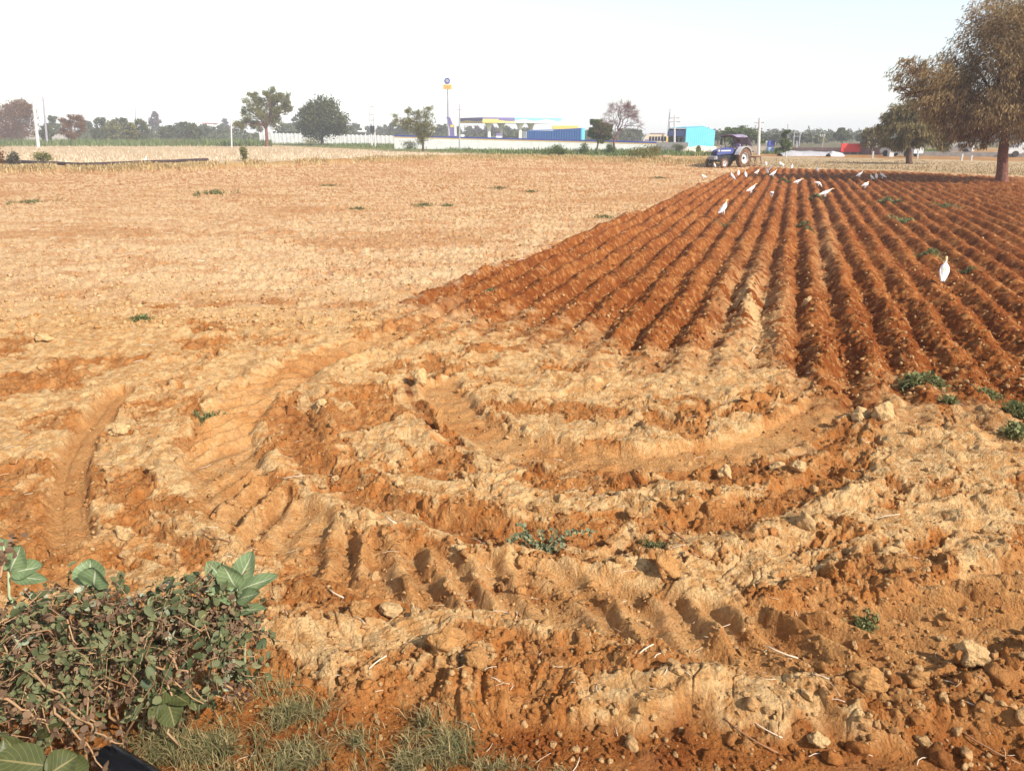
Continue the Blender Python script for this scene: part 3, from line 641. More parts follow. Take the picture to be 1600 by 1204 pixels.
def sprigs(n, k0, k1, rmin, rmax, per, length, mb=None):
    """short twigs set with leaves, standing out of the hedge's body"""
    s = rng.random(n)**1.15; a = np.arccos(rng.uniform(-1, 1, n)); a = np.where(rng.random(n) < .25, rng.uniform(.1, 1.4, n), a); k = k0+(k1-k0)*rng.random(n)**.6
    o = hedge_pt(s, a, k)+rng.normal(size=(n, 3))*.012; o[:, 2] = np.maximum(o[:, 2], .015); out = np.stack([np.where(s < .04, .8, 0), -np.cos(a)*.8, np.sin(a)], 1)
    d = unit(out*.45+rand_dirs(n)*.8+[0, 0, -.12]); L_ = length*rng.uniform(.5, 1.4, n); sag = rng.uniform(.1, .5, n)
    Cs, T, Nn = [], [], []
    for q in range(per):
        t = (q+rng.random(n)*.8)/per; c = o+d*(L_*t)[:, None]; c[:, 2] -= sag*L_*t*t; sd = unit(np.cross(d, rand_dirs(n))); Cs.append(c+sd*.010*rng.uniform(.4, 1.4, (n, 1))); T.append(unit(sd+d*.5)); Nn.append(unit(rand_dirs(n)*.75+out*.7))
    if mb is not None:
        for q in range(0, n): 
            e = o[q]+d[q]*L_[q]-[0, 0, sag[q]*L_[q]]; mb.tube([o[q]-hb-d[q]*.02, (o[q]+d[q]*L_[q]*.5-[0, 0, sag[q]*L_[q]*.25])-hb, e-hb], [.0024, .0018, .001], 4, False)
    c, t, nr = np.vstack(Cs), np.vstack(T), np.vstack(Nn); s_ = unit(np.cross(nr, t)); t = unit(np.cross(s_, nr)); m = len(c); c[:, 2] = np.maximum(c[:, 2], .008)
    rad = rmin*(rmax/rmin)**rng.random(m); V, Q = round_leaf_np(c-hb, t*rng.uniform(.9, 1.35, (m, 1)), s_*rng.uniform(.7, 1.0, (m, 1)), rad, .55)
    return V, Q
tw = MB()
V, Q = sprigs(1350, .45, 1.04, .0045, .021, 7, .11, tw); mesh_np('foliage', V, Q, HLEAF, hedge)
V, Q = sprigs(1050, .55, 1.0, .005, .013, 7, .075, tw); tag(mesh_np('foliage', V, Q, HBROWN, hedge), 'withered brown leaves')
V, Q = sprigs(75, .9, 1.03, .007, .016, 4, .06, tw); tag(mesh_np('foliage', V, Q, HPALE, hedge), 'pale grey green leaves')
for i in range(340):
    s, a = rng.random()**1.2, rng.uniform(.25, 2.6); p = hedge_pt(np.array([s]), np.array([a]), np.array([rng.uniform(.75, 1.0)]))[0]-hb
    if i % 4 == 0 and s > .06:                                    # stems rising from the ground
        q = np.array([p[0]+rng.normal()*.1, p[1]+rng.normal()*.05, 0]); tw.tube([q, q*.6+p*.4+rng.normal(size=3)*.03, q*.3+p*.7+rng.normal(size=3)*.02, p], [.006, .005, .004, .003], 5)
    else:
        d = np.array([rng.normal()*.10, -abs(rng.normal())*.05, rng.normal()*.06]); w1, w2 = rng.normal(size=3)*.022, rng.normal(size=3)*.022
        tw.tube([p, p+d*.33+w1, p+d*.7+w2, p+d+w1*.4], [.0034, .003, .0024, .0012], 5)
tag(tw.build('twigs', TWIG, hedge, True), kind='stuff')
# longer bare twigs hanging out of its front
for pts in [[(30, 1035, 2.45), (90, 1085, 2.38), (150, 1125, 2.33)], [(85, 1100, 2.35), (125, 1150, 2.3), (160, 1200, 2.25)], [(90, 1098, 2.36), (150, 1140, 2.3), (190, 1165, 2.28)], [(200, 1000, 2.6), (255, 1050, 2.52), (320, 1100, 2.5)], [(255, 1010, 2.6), (290, 1050, 2.54), (318, 1090, 2.52)], [(50, 950, 2.75), (45, 970, 2.7), (62, 985, 2.68)], [(180, 940, 2.75), (190, 1010, 2.6), (205, 1090, 2.5)], [(330, 1055, 2.58), (370, 1080, 2.58), (385, 1090, 2.58)], [(0, 905, 2.4), (8, 870, 2.45), (22, 840, 2.5)], [(0, 1090, 2.2), (50, 1110, 2.2), (80, 1140, 2.2)]]:
    P = [np.array(at(*p))-hb for p in pts]; P = catmull(P, 4); wob = rng.normal(size=P.shape)*.006; wob[0] = 0; P = P+wob; mb = MB(); mb.tube(P, list(np.linspace(.0055, .0022, len(P))), 7); mb.build('twig', TWIG, hedge, True)
    cs = np.vstack([P+rng.normal(size=P.shape)*.012 for _ in range(3)]); t = rand_dirs(len(cs)); V, Q = round_leaf_np(cs, t, side_of(t), rng.uniform(.007, .015, len(cs)), .5); mesh_np('foliage', V, Q, HLEAF if rng.random() < .4 else HBROWN, hedge)
def veined_leaf_material(name, c1, c2, vein, trans):
    m = mat(name, c1, .45, trans=0, spec=.35); n = m.node_tree; L = n.links; b = n.nodes['Principled BSDF']
    au = n.nodes.new('ShaderNodeAttribute'); au.attribute_name = 'across'; al = n.nodes.new('ShaderNodeAttribute'); al.attribute_name = 'along'
    def M(op, a, b_=None, v=None):
        k = n.nodes.new('ShaderNodeMath'); k.operation = op; L.new(a, k.inputs[0])
        if b_ is not None: L.new(b_, k.inputs[1])
        elif v is not None: k.inputs[1].default_value = v
        return k.outputs[0]
    ab = M('ABSOLUTE', au.outputs['Fac']); mid = M('LESS_THAN', ab, v=.055)
    q = M('SUBTRACT', al.outputs['Fac'], M('MULTIPLY', ab, v=.32)); fr = M('FRACT', M('MULTIPLY', q, v=7.0)); sv = M('LESS_THAN', fr, v=.10)
    fac = M('MAXIMUM', mid, M('MULTIPLY', sv, v=.55))
    g = n.nodes.new('ShaderNodeNewGeometry'); t = n.nodes.new('ShaderNodeTexNoise'); t.inputs['Scale'].default_value = 60; L.new(g.outputs['Position'], t.inputs['Vector'])
    m1 = n.nodes.new('ShaderNodeMix'); m1.data_type = 'RGBA'; m1.inputs['A'].default_value = (*c1, 1); m1.inputs['B'].default_value = (*c2, 1); L.new(t.outputs['Fac'], m1.inputs['Factor'])
    m2 = n.nodes.new('ShaderNodeMix'); m2.data_type = 'RGBA'; m2.inputs['B'].default_value = (*vein, 1); L.new(m1.outputs['Result'], m2.inputs['A']); L.new(fac, m2.inputs['Factor']); L.new(m2.outputs['Result'], b.inputs['Base Color'])
    o = n.nodes['Material Output']; tr = n.nodes.new('ShaderNodeBsdfTranslucent'); ms = n.nodes.new('ShaderNodeMixShader'); ms.inputs[0].default_value = trans
    L.new(m2.outputs['Result'], tr.inputs['Color']); L.new(b.outputs[0], ms.inputs[1]); L.new(tr.outputs[0], ms.inputs[2]); L.new(ms.outputs[0], o.inputs['Surface'])
    return m
BIGLEAF = veined_leaf_material('milkweed_leaf', (.13, .20, .075), (.24, .31, .15), (.50, .52, .34), .30)
SHADELEAF = veined_leaf_material('milkweed_leaf_shaded', (.055, .07, .022), (.10, .11, .035), (.24, .20, .08), .2)  # darker copy of the milkweed leaf, the hedge's shade put into its colour
MSTEM = mat('milkweed_stem', (.36, .40, .22), .6, vary=.15)
def big_leaf(parent, org, base, tip, face, width, m, cup=.16):
    base, tip = Vector(base), Vector(tip); ax = tip-base; L_ = ax.length; ax.normalize(); f = Vector(face); s = ax.cross(f).normalized(); nn = s.cross(ax).normalized(); V, Q, AC, ALg = [], [], [], []
    nu, nv = 9, 13
    for j in range(nv):
        t = j/(nv-1); wv = width*.5*(math.sin(math.pi*min(1, t*.97+.03)**.8))**.62*(1 if t < .97 else .35)
        for i in range(nu):
            u = -1+2*i/(nu-1); p = base+ax*(L_*t)+s*(wv*u)+nn*(cup*width*(u*u)*.5-L_*.10*(t-.2)**2+.004*math.sin(7*t+3*u))
            V.append(tuple(p-org)); AC.append(u); ALg.append(t)
    for j in range(nv-1):
        for i in range(nu-1): Q.append((j*nu+i, j*nu+i+1, (j+1)*nu+i+1, (j+1)*nu+i))
    mesh_np('leaf', V, Q, m, parent, True, attrs={'across': AC, 'along': ALg})
def milkweed(lab, basept, stempts, leaves, m=BIGLEAF):
    org = Vector(basept); root = thing('milkweed', lab, 'plant', org, group='milkweed plants in the hedge')
    mb = MB(); mb.tube([Vector(p)-org for p in stempts], [.009]+[.006]*(len(stempts)-1), 8); mb.build('stem', MSTEM, root, True)
    for b, t, f, wd in leaves: big_leaf(root, org, at(*b), at(*t), f, wd, m)
milkweed('milkweed shoot with pale oval leaves at the right end of the hedge', (-1.22, 2.86, .0), [(-1.22, 2.86, 0), (-1.19, 2.86, .25), at(368, 985, 2.84), at(372, 940, 2.84), at(372, 905, 2.84)], [
  ((366, 925, 2.83), (322, 876, 2.90), (.2, -.8, .5), .105), ((370, 918, 2.80), (346, 882, 2.76), (.0, -.9, .5), .105), ((371, 915, 2.84), (394, 860, 2.92), (-.3, -.9, .35), .11),
  ((373, 922, 2.82), (434, 897, 2.82), (.0, -.6, .8), .07), ((372, 936, 2.80), (404, 925, 2.74), (.2, -.7, .7), .07), ((370, 938, 2.82), (322, 922, 2.76), (.0, -.35, .95), .08), ((366, 955, 2.83), (415, 948, 2.78), (.0, -.4, .9), .055)])
milkweed('pair of round milkweed leaves above the middle of the hedge', (-1.62, 2.8, .0), [(-1.62, 2.8, 0), at(148, 930, 2.82), at(147, 915, 2.82)], [
  ((140, 914, 2.84), (140, 872, 2.90), (.1, -.95, .3), .14), ((148, 916, 2.80), (147, 886, 2.78), (.1, -.8, .6), .135)])
milkweed('milkweed leaves at the left edge above the hedge', (-1.98, 2.75, .0), [(-1.98, 2.75, 0), at(14, 930, 2.76), at(14, 890, 2.76)], [
  ((12, 890, 2.78), (2, 840, 2.82), (.3, -.9, .3), .12), ((16, 892, 2.74), (32, 852, 2.74), (.3, -.9, .4), .105), ((20, 895, 2.74), (66, 882, 2.74), (.0, -.6, .8), .085), ((20, 900, 2.74), (72, 905, 2.68), (.1, -.7, .7), .06)])
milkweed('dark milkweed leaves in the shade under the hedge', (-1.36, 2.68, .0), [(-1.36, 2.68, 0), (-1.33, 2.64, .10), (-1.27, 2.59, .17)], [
  ((265, 1075, 2.55), (232, 1098, 2.48), (.1, -.5, .9), .10), ((262, 1078, 2.55), (296, 1098, 2.47), (.0, -.5, .9), .08), ((262, 1092, 2.52), (272, 1135, 2.44), (.1, -.7, .7), .11), ((255, 1095, 2.52), (235, 1128, 2.44), (.1, -.7, .7), .07), ((300, 1080, 2.55), (306, 1110, 2.5), (.1, -.7, .7), .05)], SHADELEAF)
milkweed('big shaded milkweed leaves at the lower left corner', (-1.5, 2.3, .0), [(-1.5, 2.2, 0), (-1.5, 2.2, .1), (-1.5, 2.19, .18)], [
  ((75, 1210, 2.12), (122, 1178, 2.16), (.0, -.8, .6), .12), ((70, 1195, 2.15), (-10, 1185, 2.15), (.1, -.7, .7), .13), ((40, 1200, 2.18), (5, 1150, 2.22), (.2, -.8, .5), .10), ((110, 1215, 2.12), (118, 1175, 2.18), (.1, -.85, .5), .12), ((60, 1150, 2.26), (95, 1130, 2.2), (.1, -.8, .5), .04)], SHADELEAF)
PIPE = mat('black_plastic', (.006, .007, .009), .22, spec=.5, bump=.002, bscale=18)
def pipe(name, lab, cat, pts, r, m, n=16, t=.006):
    mb = MB(); o = Vector(pts[0]); pts = [Vector(p)-o for p in pts]; mb.tube(pts, r, n, False); mb.tube(pts, r-t, n, False); 
    k = len(mb.v)//2; L_ = len(pts)
    for e in (0, L_-1):
        for i in range(n): mb.f.append((e*n+i, e*n+(i+1) % n, k+e*n+(i+1) % n, k+e*n+i))
    ob = mb.build(name, m, None, True, 40); ob.location = o
    return tag(ob, lab, cat)
pipe('plastic_pipe', 'glossy black pipe end lying on the grass under the hedge', 'pipe', [(-1.60, 2.39, .062), (-1.40, 2.28, .060), (-1.05, 2.08, .058)], .058, PIPE)
pp = [G(px, py) for px, py in ((-160, 256), (-60, 256), (0, 257.5), (40, 258), (90, 261), (150, 262.5), (230, 258.5), (285, 256.2), (325, 254.5))]
pipe('irrigation_pipe', 'long dark irrigation pipe lying along the edge of the stubble', 'pipe', [(x, y, gz(x, y)+.24) for x, y in catmull(pp, 4)], .13, mat('dull_pipe', (.045, .025, .025), .6, vary=.3), 10)

# ------------------------------------------------------------------ cattle egrets
def skin_mesh(name, nodes, edges, sub=2, root=0):
    """one continuous surface grown round a skeleton: nodes {key: (pos, rx, ry)}"""
    me = bpy.data.meshes.new(name); keys = list(nodes); me.from_pydata([nodes[k][0] for k in keys], [(keys.index(a), keys.index(b)) for a, b in edges], [])
    o = bpy.data.objects.new(name, me); COL.objects.link(o)
    md = o.modifiers.new('s', 'SKIN'); md.use_smooth_shade = True; md.use_x_symmetry = False
    for k, sv in zip(keys, me.skin_vertices[0].data):
        sv.radius = nodes[k][1:3]; sv.use_root = (k == keys[root])
    o.modifiers.new('u', 'SUBSURF').levels = sub
    bpy.context.view_layer.update()
    ev = o.evaluated_get(bpy.context.evaluated_depsgraph_get()); nm = bpy.data.meshes.new_from_object(ev); nm.name = name
    bpy.data.objects.remove(o); bpy.data.meshes.remove(me)
    return nm
def tint_mat(name, rough=.6):
    m = mat(name, (1, 1, 1), rough, spec=.2); n = m.node_tree; a = n.nodes.new('ShaderNodeAttribute'); a.attribute_name = 'tint'
    n.links.new(a.outputs['Color'], n.nodes['Principled BSDF'].inputs['Base Color']); return m
FEATHER = tint_mat('egret_feathers'); BEAK = mat('egret_beak', (.75, .38, .05), .4)
def loft(P, n=14):
    """P rows: (pos, half width, half height); rings in planes square to the path, flattened like a bird"""
    vs, fs = [], []; P = [(Vector(p), a, b) for p, a, b in P]
    for i, (p, a, b) in enumerate(P):
        t = (P[min(i+1, len(P)-1)][0]-P[max(i-1, 0)][0]).normalized(); s = Vector((0, 1, 0)); u = s.cross(t).normalized()
        for k in range(n):
            an = 2*math.pi*k/n; vs.append(p+s*math.cos(an)*a+u*math.sin(an)*b)
    for i in range(len(P)-1):
        for k in range(n):
            k2 = (k+1) % n; fs.append((i*n+k, i*n+k2, (i+1)*n+k2, (i+1)*n+k))
    fs += [tuple(range(n))[::-1], tuple(range((len(P)-1)*n, len(P)*n))]
    return vs, fs
def smooth_path(P, k=4):
    A = np.array([[*p, a, b] for p, a, b in P]); Q = catmull(A, k)
    return [(tuple(q[:3]), max(q[3], .004), max(q[4], .004)) for q in Q]
#  poses: body path from the tail to the head, beak tip, leg tops; bird faces +x, about 0.5 m tall
POSES = {
 'upright': ([((-.17, 0, .13), .012, .006), ((-.12, 0, .18), .044, .032), ((-.05, 0, .25), .070, .060), ((.01, 0, .315), .069, .062), ((.032, 0, .352), .056, .052), ((.047, 0, .378), .033, .034), ((.055, 0, .41), .019, .021), ((.058, 0, .46), .018, .02), ((.075, 0, .485), .021, .023), ((.105, 0, .487), .013, .014)], (.165, 0, .474)),
 'lean': ([((-.21, 0, .17), .012, .006), ((-.15, 0, .20), .042, .03), ((-.07, 0, .245), .066, .058), ((.0, 0, .29), .06, .056), ((.055, 0, .335), .036, .036), ((.085, 0, .375), .019, .021), ((.11, 0, .41), .017, .019), ((.135, 0, .43), .021, .022), ((.16, 0, .428), .013, .014)], (.22, 0, .415)),
 'stretch': ([((-.24, 0, .17), .012, .006), ((-.17, 0, .195), .042, .03), ((-.08, 0, .225), .066, .056), ((.0, 0, .255), .06, .054), ((.06, 0, .285), .034, .034), ((.12, 0, .32), .018, .02), ((.17, 0, .35), .017, .018), ((.20, 0, .36), .021, .021), ((.225, 0, .357), .013, .013)], (.285, 0, .345)),
 'peck': ([((-.20, 0, .27), .012, .006), ((-.14, 0, .265), .042, .03), ((-.06, 0, .25), .066, .056), ((.01, 0, .225), .06, .054), ((.06, 0, .185), .034, .034), ((.095, 0, .14), .019, .02), ((.12, 0, .10), .017, .018), ((.14, 0, .075), .02, .021), ((.155, 0, .055), .013, .013)], (.18, 0, .005)),
 'hunched': ([((-.17, 0, .19), .012, .006), ((-.13, 0, .205), .05, .035), ((-.06, 0, .23), .078, .07), ((.01, 0, .255), .075, .072), ((.045, 0, .285), .05, .05), ((.055, 0, .315), .03, .032), ((.065, 0, .335), .024, .026), ((.085, 0, .345), .021, .022), ((.11, 0, .342), .013, .014)], (.165, 0, .33))}
def make_egret(pose, label, wings=False):
    root = thing('egret', label, 'egret', group='white egrets following the plough')
    P, beak = POSES[pose]; mb = MB(); vs, fs = loft(smooth_path(P, 5)); mb.add(vs, fs)
    hipx, hipz = P[2][0][0]+.03, P[2][0][2]-.03
    for sy, fx in ((-1, .03), (1, -.02)):                    # long thin legs with the backward ankle, three toes forward and one back
        mb.tube([(hipx, sy*.028, hipz), (hipx+.012+fx*.3, sy*.03, hipz*.62), (hipx-.012+fx*.5, sy*.03, hipz*.45), (hipx+fx, sy*.032, .012)], [.016, .009, .0065, .0055], 8)
        for an in (-.5, 0, .5, math.pi): mb.tube([(hipx+fx, sy*.032, .010), (hipx+fx+.05*math.cos(an), sy*.032+.05*math.sin(an), .004)], [.005, .003], 5)
    for sy in (-1, 1):                                       # folded wing, or raised
        if wings:
            mb.add(*loft([((-.02, sy*.05, .30), .012, .07), ((-.03, sy*.12, .40), .012, .085), ((-.06, sy*.20, .52), .009, .08), ((-.11, sy*.25, .64), .006, .05), ((-.15, sy*.26, .70), .003, .012)]))
        else:
            a, b, c = Vector(P[3][0]), Vector(P[2][0]), Vector(P[0][0]); q = Vector((0, sy*.05, .004))
            mb.add(*loft(smooth_path([(a+q*.7, .010, .02), (a.lerp(b, .5)+q*1.1, .016, .042), (b+q*1.1, .016, .044), (b.lerp(c, .55)+q*.75, .011, .03), (c+q*.25+Vector((-.02, 0, 0)), .005, .006)], 3), 10))
    o = mb.build('body', FEATHER, root, True)
    co = np.array([v.co for v in o.data.vertices]); col = np.tile(np.array([.86, .85, .82]), (len(co), 1))
    hd, bk = np.array(P[-2][0]), np.array(P[3][0])
    buff = np.array([.80, .46, .14]); f = np.clip(1-np.linalg.norm(co-hd, axis=1)/.085, 0, 1)[:, None]; col = lerp(col, buff[None], np.clip(f*1.5, 0, .85))
    bb = np.array(P[2][0])+np.array([.0, 0, .055]); f = np.clip(1-np.linalg.norm((co-bb)*[.6, 1.3, 1], axis=1)/.05, 0, 1)[:, None]; col = lerp(col, buff[None], np.clip(f*1.6, 0, .75))
    leg = (co[:, 2] < hipz*.6) & (np.abs(co[:, 1]) > .02) & (np.hypot(co[:, 0]-hipx, 0) < .09) & (np.array([pose != 'peck' or True]*len(co))); leg &= np.abs(np.abs(co[:, 1])-.031) < .055
    col[leg] = (.10, .09, .06)
    a = o.data.attributes.new('tint', 'FLOAT_COLOR', 'POINT'); c4 = np.ones((len(co), 4), np.float32); c4[:, :3] = col; a.data.foreach_set('color', c4.ravel())
    mb = MB(); h = Vector(P[-1][0]); t = Vector(beak); mb.tube([h.lerp(t, -.1), h.lerp(t, .45), t], [(.011, .012), (.008, .009), (.0015, .0015)], 8); mb.build('beak', BEAK, root, True)
    for sy in (-1, 1): me = MB(); me.add([Vector(p)*.004+Vector(P[-2][0])+Vector((.012, sy*.0195, .006)) for p in ICO1[0]], ICO1[1].tolist()); me.build('eye', mat_black, root, True)
    return root
mat_black = mat('black', (.012, .012, .012), .35)
EGRETS = [  # px, py of the feet, heading (degrees, 0 = to the right, 90 = away), pose, label, tallness
 (1471, 448, 62, 'upright', 'nearest white egret, alone on the right, seen from behind with a buff back', 1.0),
 (1130, 341, 25, 'upright', 'tall egret with a buff head on the leftmost near ridges', 1.06),
 (1174, 308, 15, 'lean', 'egret leaning right behind the tall one on the left ridges', 1.08),
 (1205, 309, 70, 'peck', 'egret with its head down in a furrow, only its rounded back showing', 1.0),
 (1290, 313, 8, 'stretch', 'long striding egret with its neck stretched up to the right', 1.12),
 (1247, 289, 5, 'stretch', 'egret crouching low to the right near the middle of the ridges', 1.0),
 (1279, 293, -12, 'peck', 'egret pecking down to the right beyond the striding one', 1.1),
 (1143, 284, 160, 'upright', 'egret facing left at the edge of the ploughed ground', 1.05),
 (1153, 278, 80, 'upright', 'upright egret just right of the one facing left', .95),
 (1164, 280, 100, 'upright', 'upright egret below the rear wheel of the tractor', .95),
 (1183, 277, 20, 'lean', 'small egret leaning right behind the tractor', .95),
 (1198, 276, 90, 'lean', 'egret with both wings raised in a V', 1.0),
 (1196, 263.5, 90, 'upright', 'egret standing farther off just above the one with raised wings', .9),
 (1208, 283, 10, 'lean', 'egret leaning right below the raised wings', 1.1),
 (1218, 263.5, 80, 'hunched', 'left one of two plump egrets side by side on the far edge', 1.15),
 (1222, 263.5, 95, 'hunched', 'right one of two plump egrets side by side on the far edge', 1.15),
 (1237, 266, 70, 'upright', 'small upright egret right of the plump pair', .9),
 (1276, 271.5, 90, 'upright', 'upright egret alone on the far end of the straight ridges', .95),
 (1343, 282, 12, 'lean', 'egret leaning right, left one of the group below the red wall', 1.1),
 (1361, 282, 165, 'upright', 'egret leaning left inside the group below the red wall', .85),
 (1368, 282, 85, 'upright', 'slim upright egret in the middle of the group below the red wall', .88),
 (1377, 281, 155, 'lean', 'right one of the group below the red wall, leaning left', 1.1),
 (1352, 296, 8, 'hunched', 'hunched egret in front of the group below the red wall', 1.1),
 (1116, 263.5, 120, 'upright', 'egret standing before the front wheels of the tractor', .85),
 (1098, 283, 175, 'hunched', 'egret crouching on the unploughed soil left of the ridges', .95),
 (229, 254, 60, 'upright', 'lone egret on the stubble beside the irrigation pipe', 1.15)]
protos = {}
for px, py, hd, pose, lab, sc in EGRETS:
    key = 'wings' if 'wings raised in' in lab else pose
    if key not in protos: protos[key] = o = make_egret(pose, lab, key == 'wings')
    else: o = copy_tree(protos[key])
    p = on(px, py, .012); o.location = p; o.rotation_euler = (0, 0, R(hd)); o.scale = (sc,)*3; o['label'] = lab

# ------------------------------------------------------------------ tractor, driver and cultivator
BLUE = mat('tractor_blue', (.055, .068, .22), .35, vary=.12, scale=3, spec=.5); NAVY = mat('tractor_grille', (.03, .03, .10), .5, vary=.3)
WHITE = mat('tractor_white', (.55, .54, .54), .45, vary=.08, scale=4); TYRE = mat('tyre_rubber', (.035, .028, .025), .85, vary=.5, scale=5, bump=.004, bscale=30)
MUDTYRE = mat('muddy_tyre', (.05, .03, .02), .9, col2=(.24, .13, .07), scale=4.5); METAL = mat('dark_metal', (.03, .03, .035), .5, vary=.3); GREY = mat('grey_metal', (.30, .29, .31), .5, vary=.15)
TARP = mat('canopy_tarp', (.27, .22, .31), .8, vary=.2, scale=2.5, bump=.01, bscale=6); RUST = mat('rusty_steel', (.17, .055, .03), .75, vary=.35, scale=8)
LAMPG = mat('headlamp_glass', (.75, .75, .70), .15, spec=.6)
def wheel(root, x, y, r, wd, rim_r, tyre_m, lugs):
    side = -1 if y < 0 else 1; M = Matrix.Translation((x, y, r)) @ Matrix.Rotation(R(90), 4, 'X'); h = wd/2
    mb = MB(); mb.lathe([(rim_r, -h*.8), (rim_r+.03, -h*.95), (r*.86, -h), (r*.955, -h*.82), (r*.965, 0), (r*.955, h*.82), (r*.86, h), (rim_r+.03, h*.95), (rim_r, h*.8)], 36, M, False)
    for k in range(lugs):
        for sg in (-1, 1):
            an = 2*math.pi*(k+(.5 if sg > 0 else 0))/lugs; q = [r*.975*math.cos(an), r*.975*math.sin(an)]
            mb.box((0, 0, 0), (r*.07, .05, h*1.05), m=M @ Matrix.Rotation(an, 4, 'Z') @ Matrix.Translation((r*.97, 0, sg*h*.48)) @ Matrix.Rotation(sg*.55, 4, 'X'))
    w = thing_part(root, 'wheel'); tb = mb.build('tyre', tyre_m, w, True, 35)
    mb = MB(); e = side*-1
    mb.lathe([(rim_r+.005, -h*.82), (rim_r-.02, -h*.78), (rim_r-.03, -h*.2), (rim_r*.55, -h*.05), (.0, -h*.05)] if side > 0 else [(.0, h*.05), (rim_r*.55, h*.05), (rim_r-.03, h*.2), (rim_r-.02, h*.78), (rim_r+.005, h*.82)], 28, M)
    mb.lathe([(rim_r+.005, h*.82), (rim_r-.02, h*.78), (rim_r-.03, 0)] if side > 0 else [(rim_r-.03, 0), (rim_r-.02, -h*.78), (rim_r+.005, -h*.82)], 28, M)
    for k in range(8):
        an = k*math.pi/4; mb.lathe([(.022, side*-1*h*.02), (.022, side*-1*h*.22*-1), (0, side*h*.22)], 6, M @ Matrix.Translation((rim_r*.42*math.cos(an), rim_r*.42*math.sin(an), 0)))
    mb.build('rim', WHITE, w, True, 35)
    mb = MB(); mb.tube([(x, y-side*.02, r), (x, y+side*h*.5, r)], [rim_r*.28, rim_r*.2], 14); mb.build('hub', METAL, w, True, 40)
def thing_part(root, name):
    o = bpy.data.objects.new(name, None); COL.objects.link(o); o.parent = root; return o
def make_tractor(loc, rz):
    t = thing('tractor', 'blue tractor with a dark cloth canopy and muddy rear wheels', 'tractor', loc, rz)
    mb = MB()                                               # bonnet: lofted hood with sloping nose
    P = []
    for x, zt, zb, hw in ((.62, 1.42, 1.0, .30), (1.2, 1.41, .98, .31), (1.9, 1.36, .95, .31), (2.30, 1.28, .92, .30), (2.42, 1.15, .92, .28)):
        P.append([(x, -hw, zb), (x, -hw, zt-.16), (x, -hw*.86, zt-.04), (x, -hw*.5, zt), (x, hw*.5, zt), (x, hw*.86, zt-.04), (x, hw, zt-.16), (x, hw, zb)])
    vs = [p for r_ in P for p in r_]; fs = [(i*8+k, i*8+(k+1) % 8, (i+1)*8+(k+1) % 8, (i+1)*8+k) for i in range(4) for k in range(8)]+[tuple(range(8)), tuple(range(32, 40))[::-1]]
    mb.add(vs, fs); bn = mb.build('bonnet', BLUE, t, True, 40)
    for sy in (-1, 1): mb = MB(); mb.box((1.5, sy*.318, 1.22), (1.1, .012, .09), bev=.004); mb.build('side_highlight', WHITE, bn)  # pale strips painted as the bright highlight along the bonnet sides
    mb = MB(); mb.box((2.425, 0, 1.0), (.03, .46, .34), bev=.01)
    for k in range(6): mb.box((2.447, 0, .86+k*.055), (.018, .42, .018))
    gr = mb.build('grille', NAVY, t)
    for sy in (-1, 1):
        M = Matrix.Translation((2.36, sy*.33, 1.22)) @ Matrix.Rotation(R(90), 4, 'Y'); mb = MB(); mb.lathe([(0, -.09), (.07, -.08), (.085, .0), (.075, .03), (0, .045)], 16, M); mb.build('headlight', LAMPG, t, True, 40)
    mb = MB(); mb.box((1.25, 0, .72), (2.1, .42, .50), bev=.05); mb.box((-.15, 0, .80), (.9, .46, .52), bev=.06); mb.tube([(0, -.7, .72), (0, .7, .72)], .09, 12); mb.box((.75, 0, .62), (.5, .34, .3), bev=.05); mb.build('engine_block', METAL, t, True, 35)
    mb = MB(); mb.box((2.52, 0, .74), (.20, .72, .26), bev=.03)
    for k in range(7): mb.box((2.64, -.27+k*.09, .73), (.10, .07, .24), bev=.015)
    mb.build('front_weight', GREY, t)
    mb = MB(); mb.box((2.05, 0, .50), (.14, 1.12, .12), bev=.02)
    for sy in (-1, 1): mb.tube([(2.05, sy*.52, .62), (2.05, sy*.52, .34)], .05, 10)
    mb.build('front_axle', METAL, t, True, 35)
    for sy in (-1, 1): wheel(t, 2.05, sy*.66, .37, .19, .20, MUDTYRE, 14); wheel(t, 0, sy*.74, .70, .36, .38, MUDTYRE, 18)
    for sy in (-1, 1):                                      # mudguards
        mb = MB(); vs, fs = [], []
        for i in range(13):
            an = R(18+i*12.5)
            for yy in (.52, .95):
                for rr in (.80, .77): vs.append((rr*math.cos(an), sy*yy, .70+rr*math.sin(an)))
        for i in range(12):
            a, b = i*4, (i+1)*4; fs += [(a, a+2, b+2, b), (a+1, b+1, b+3, a+3), (a, b, b+1, a+1), (a+2, a+3, b+3, b+2)]
        mb.add(vs, fs+[(0, 1, 3, 2), (48, 50, 51, 49)])
        vs2 = [(0, sy*.52, .70)]+[(.80*math.cos(R(18+i*12.5)), sy*.52, .70+.80*math.sin(R(18+i*12.5))) for i in range(13)]; n0 = len(mb.v); mb.add(vs2+[(p[0], sy*.505, p[2]) for p in vs2], [(0, i, i+1) for i in range(1, 13)]+[(14, 14+i+1, 14+i) for i in range(1, 13)])
        mb.build('mudguard', WHITE, t, True, 30)
    mb = MB(); mb.box((-.25, 0, 1.12), (.46, .48, .12), bev=.04); mb.box((-.48, 0, 1.34), (.10, .46, .42), bev=.04); mb.build('seat', mat_black, t, True, 40)
    st = thing_part(t, 'steering'); mb = MB(); M = Matrix.Translation((.36, 0, 1.46)) @ Matrix.Rotation(R(-35), 4, 'Y'); mb.lathe([(.19+.016*math.cos(a), .016*math.sin(a)) for a in np.linspace(0, 6.283, 8, endpoint=False)], 24, M, True)
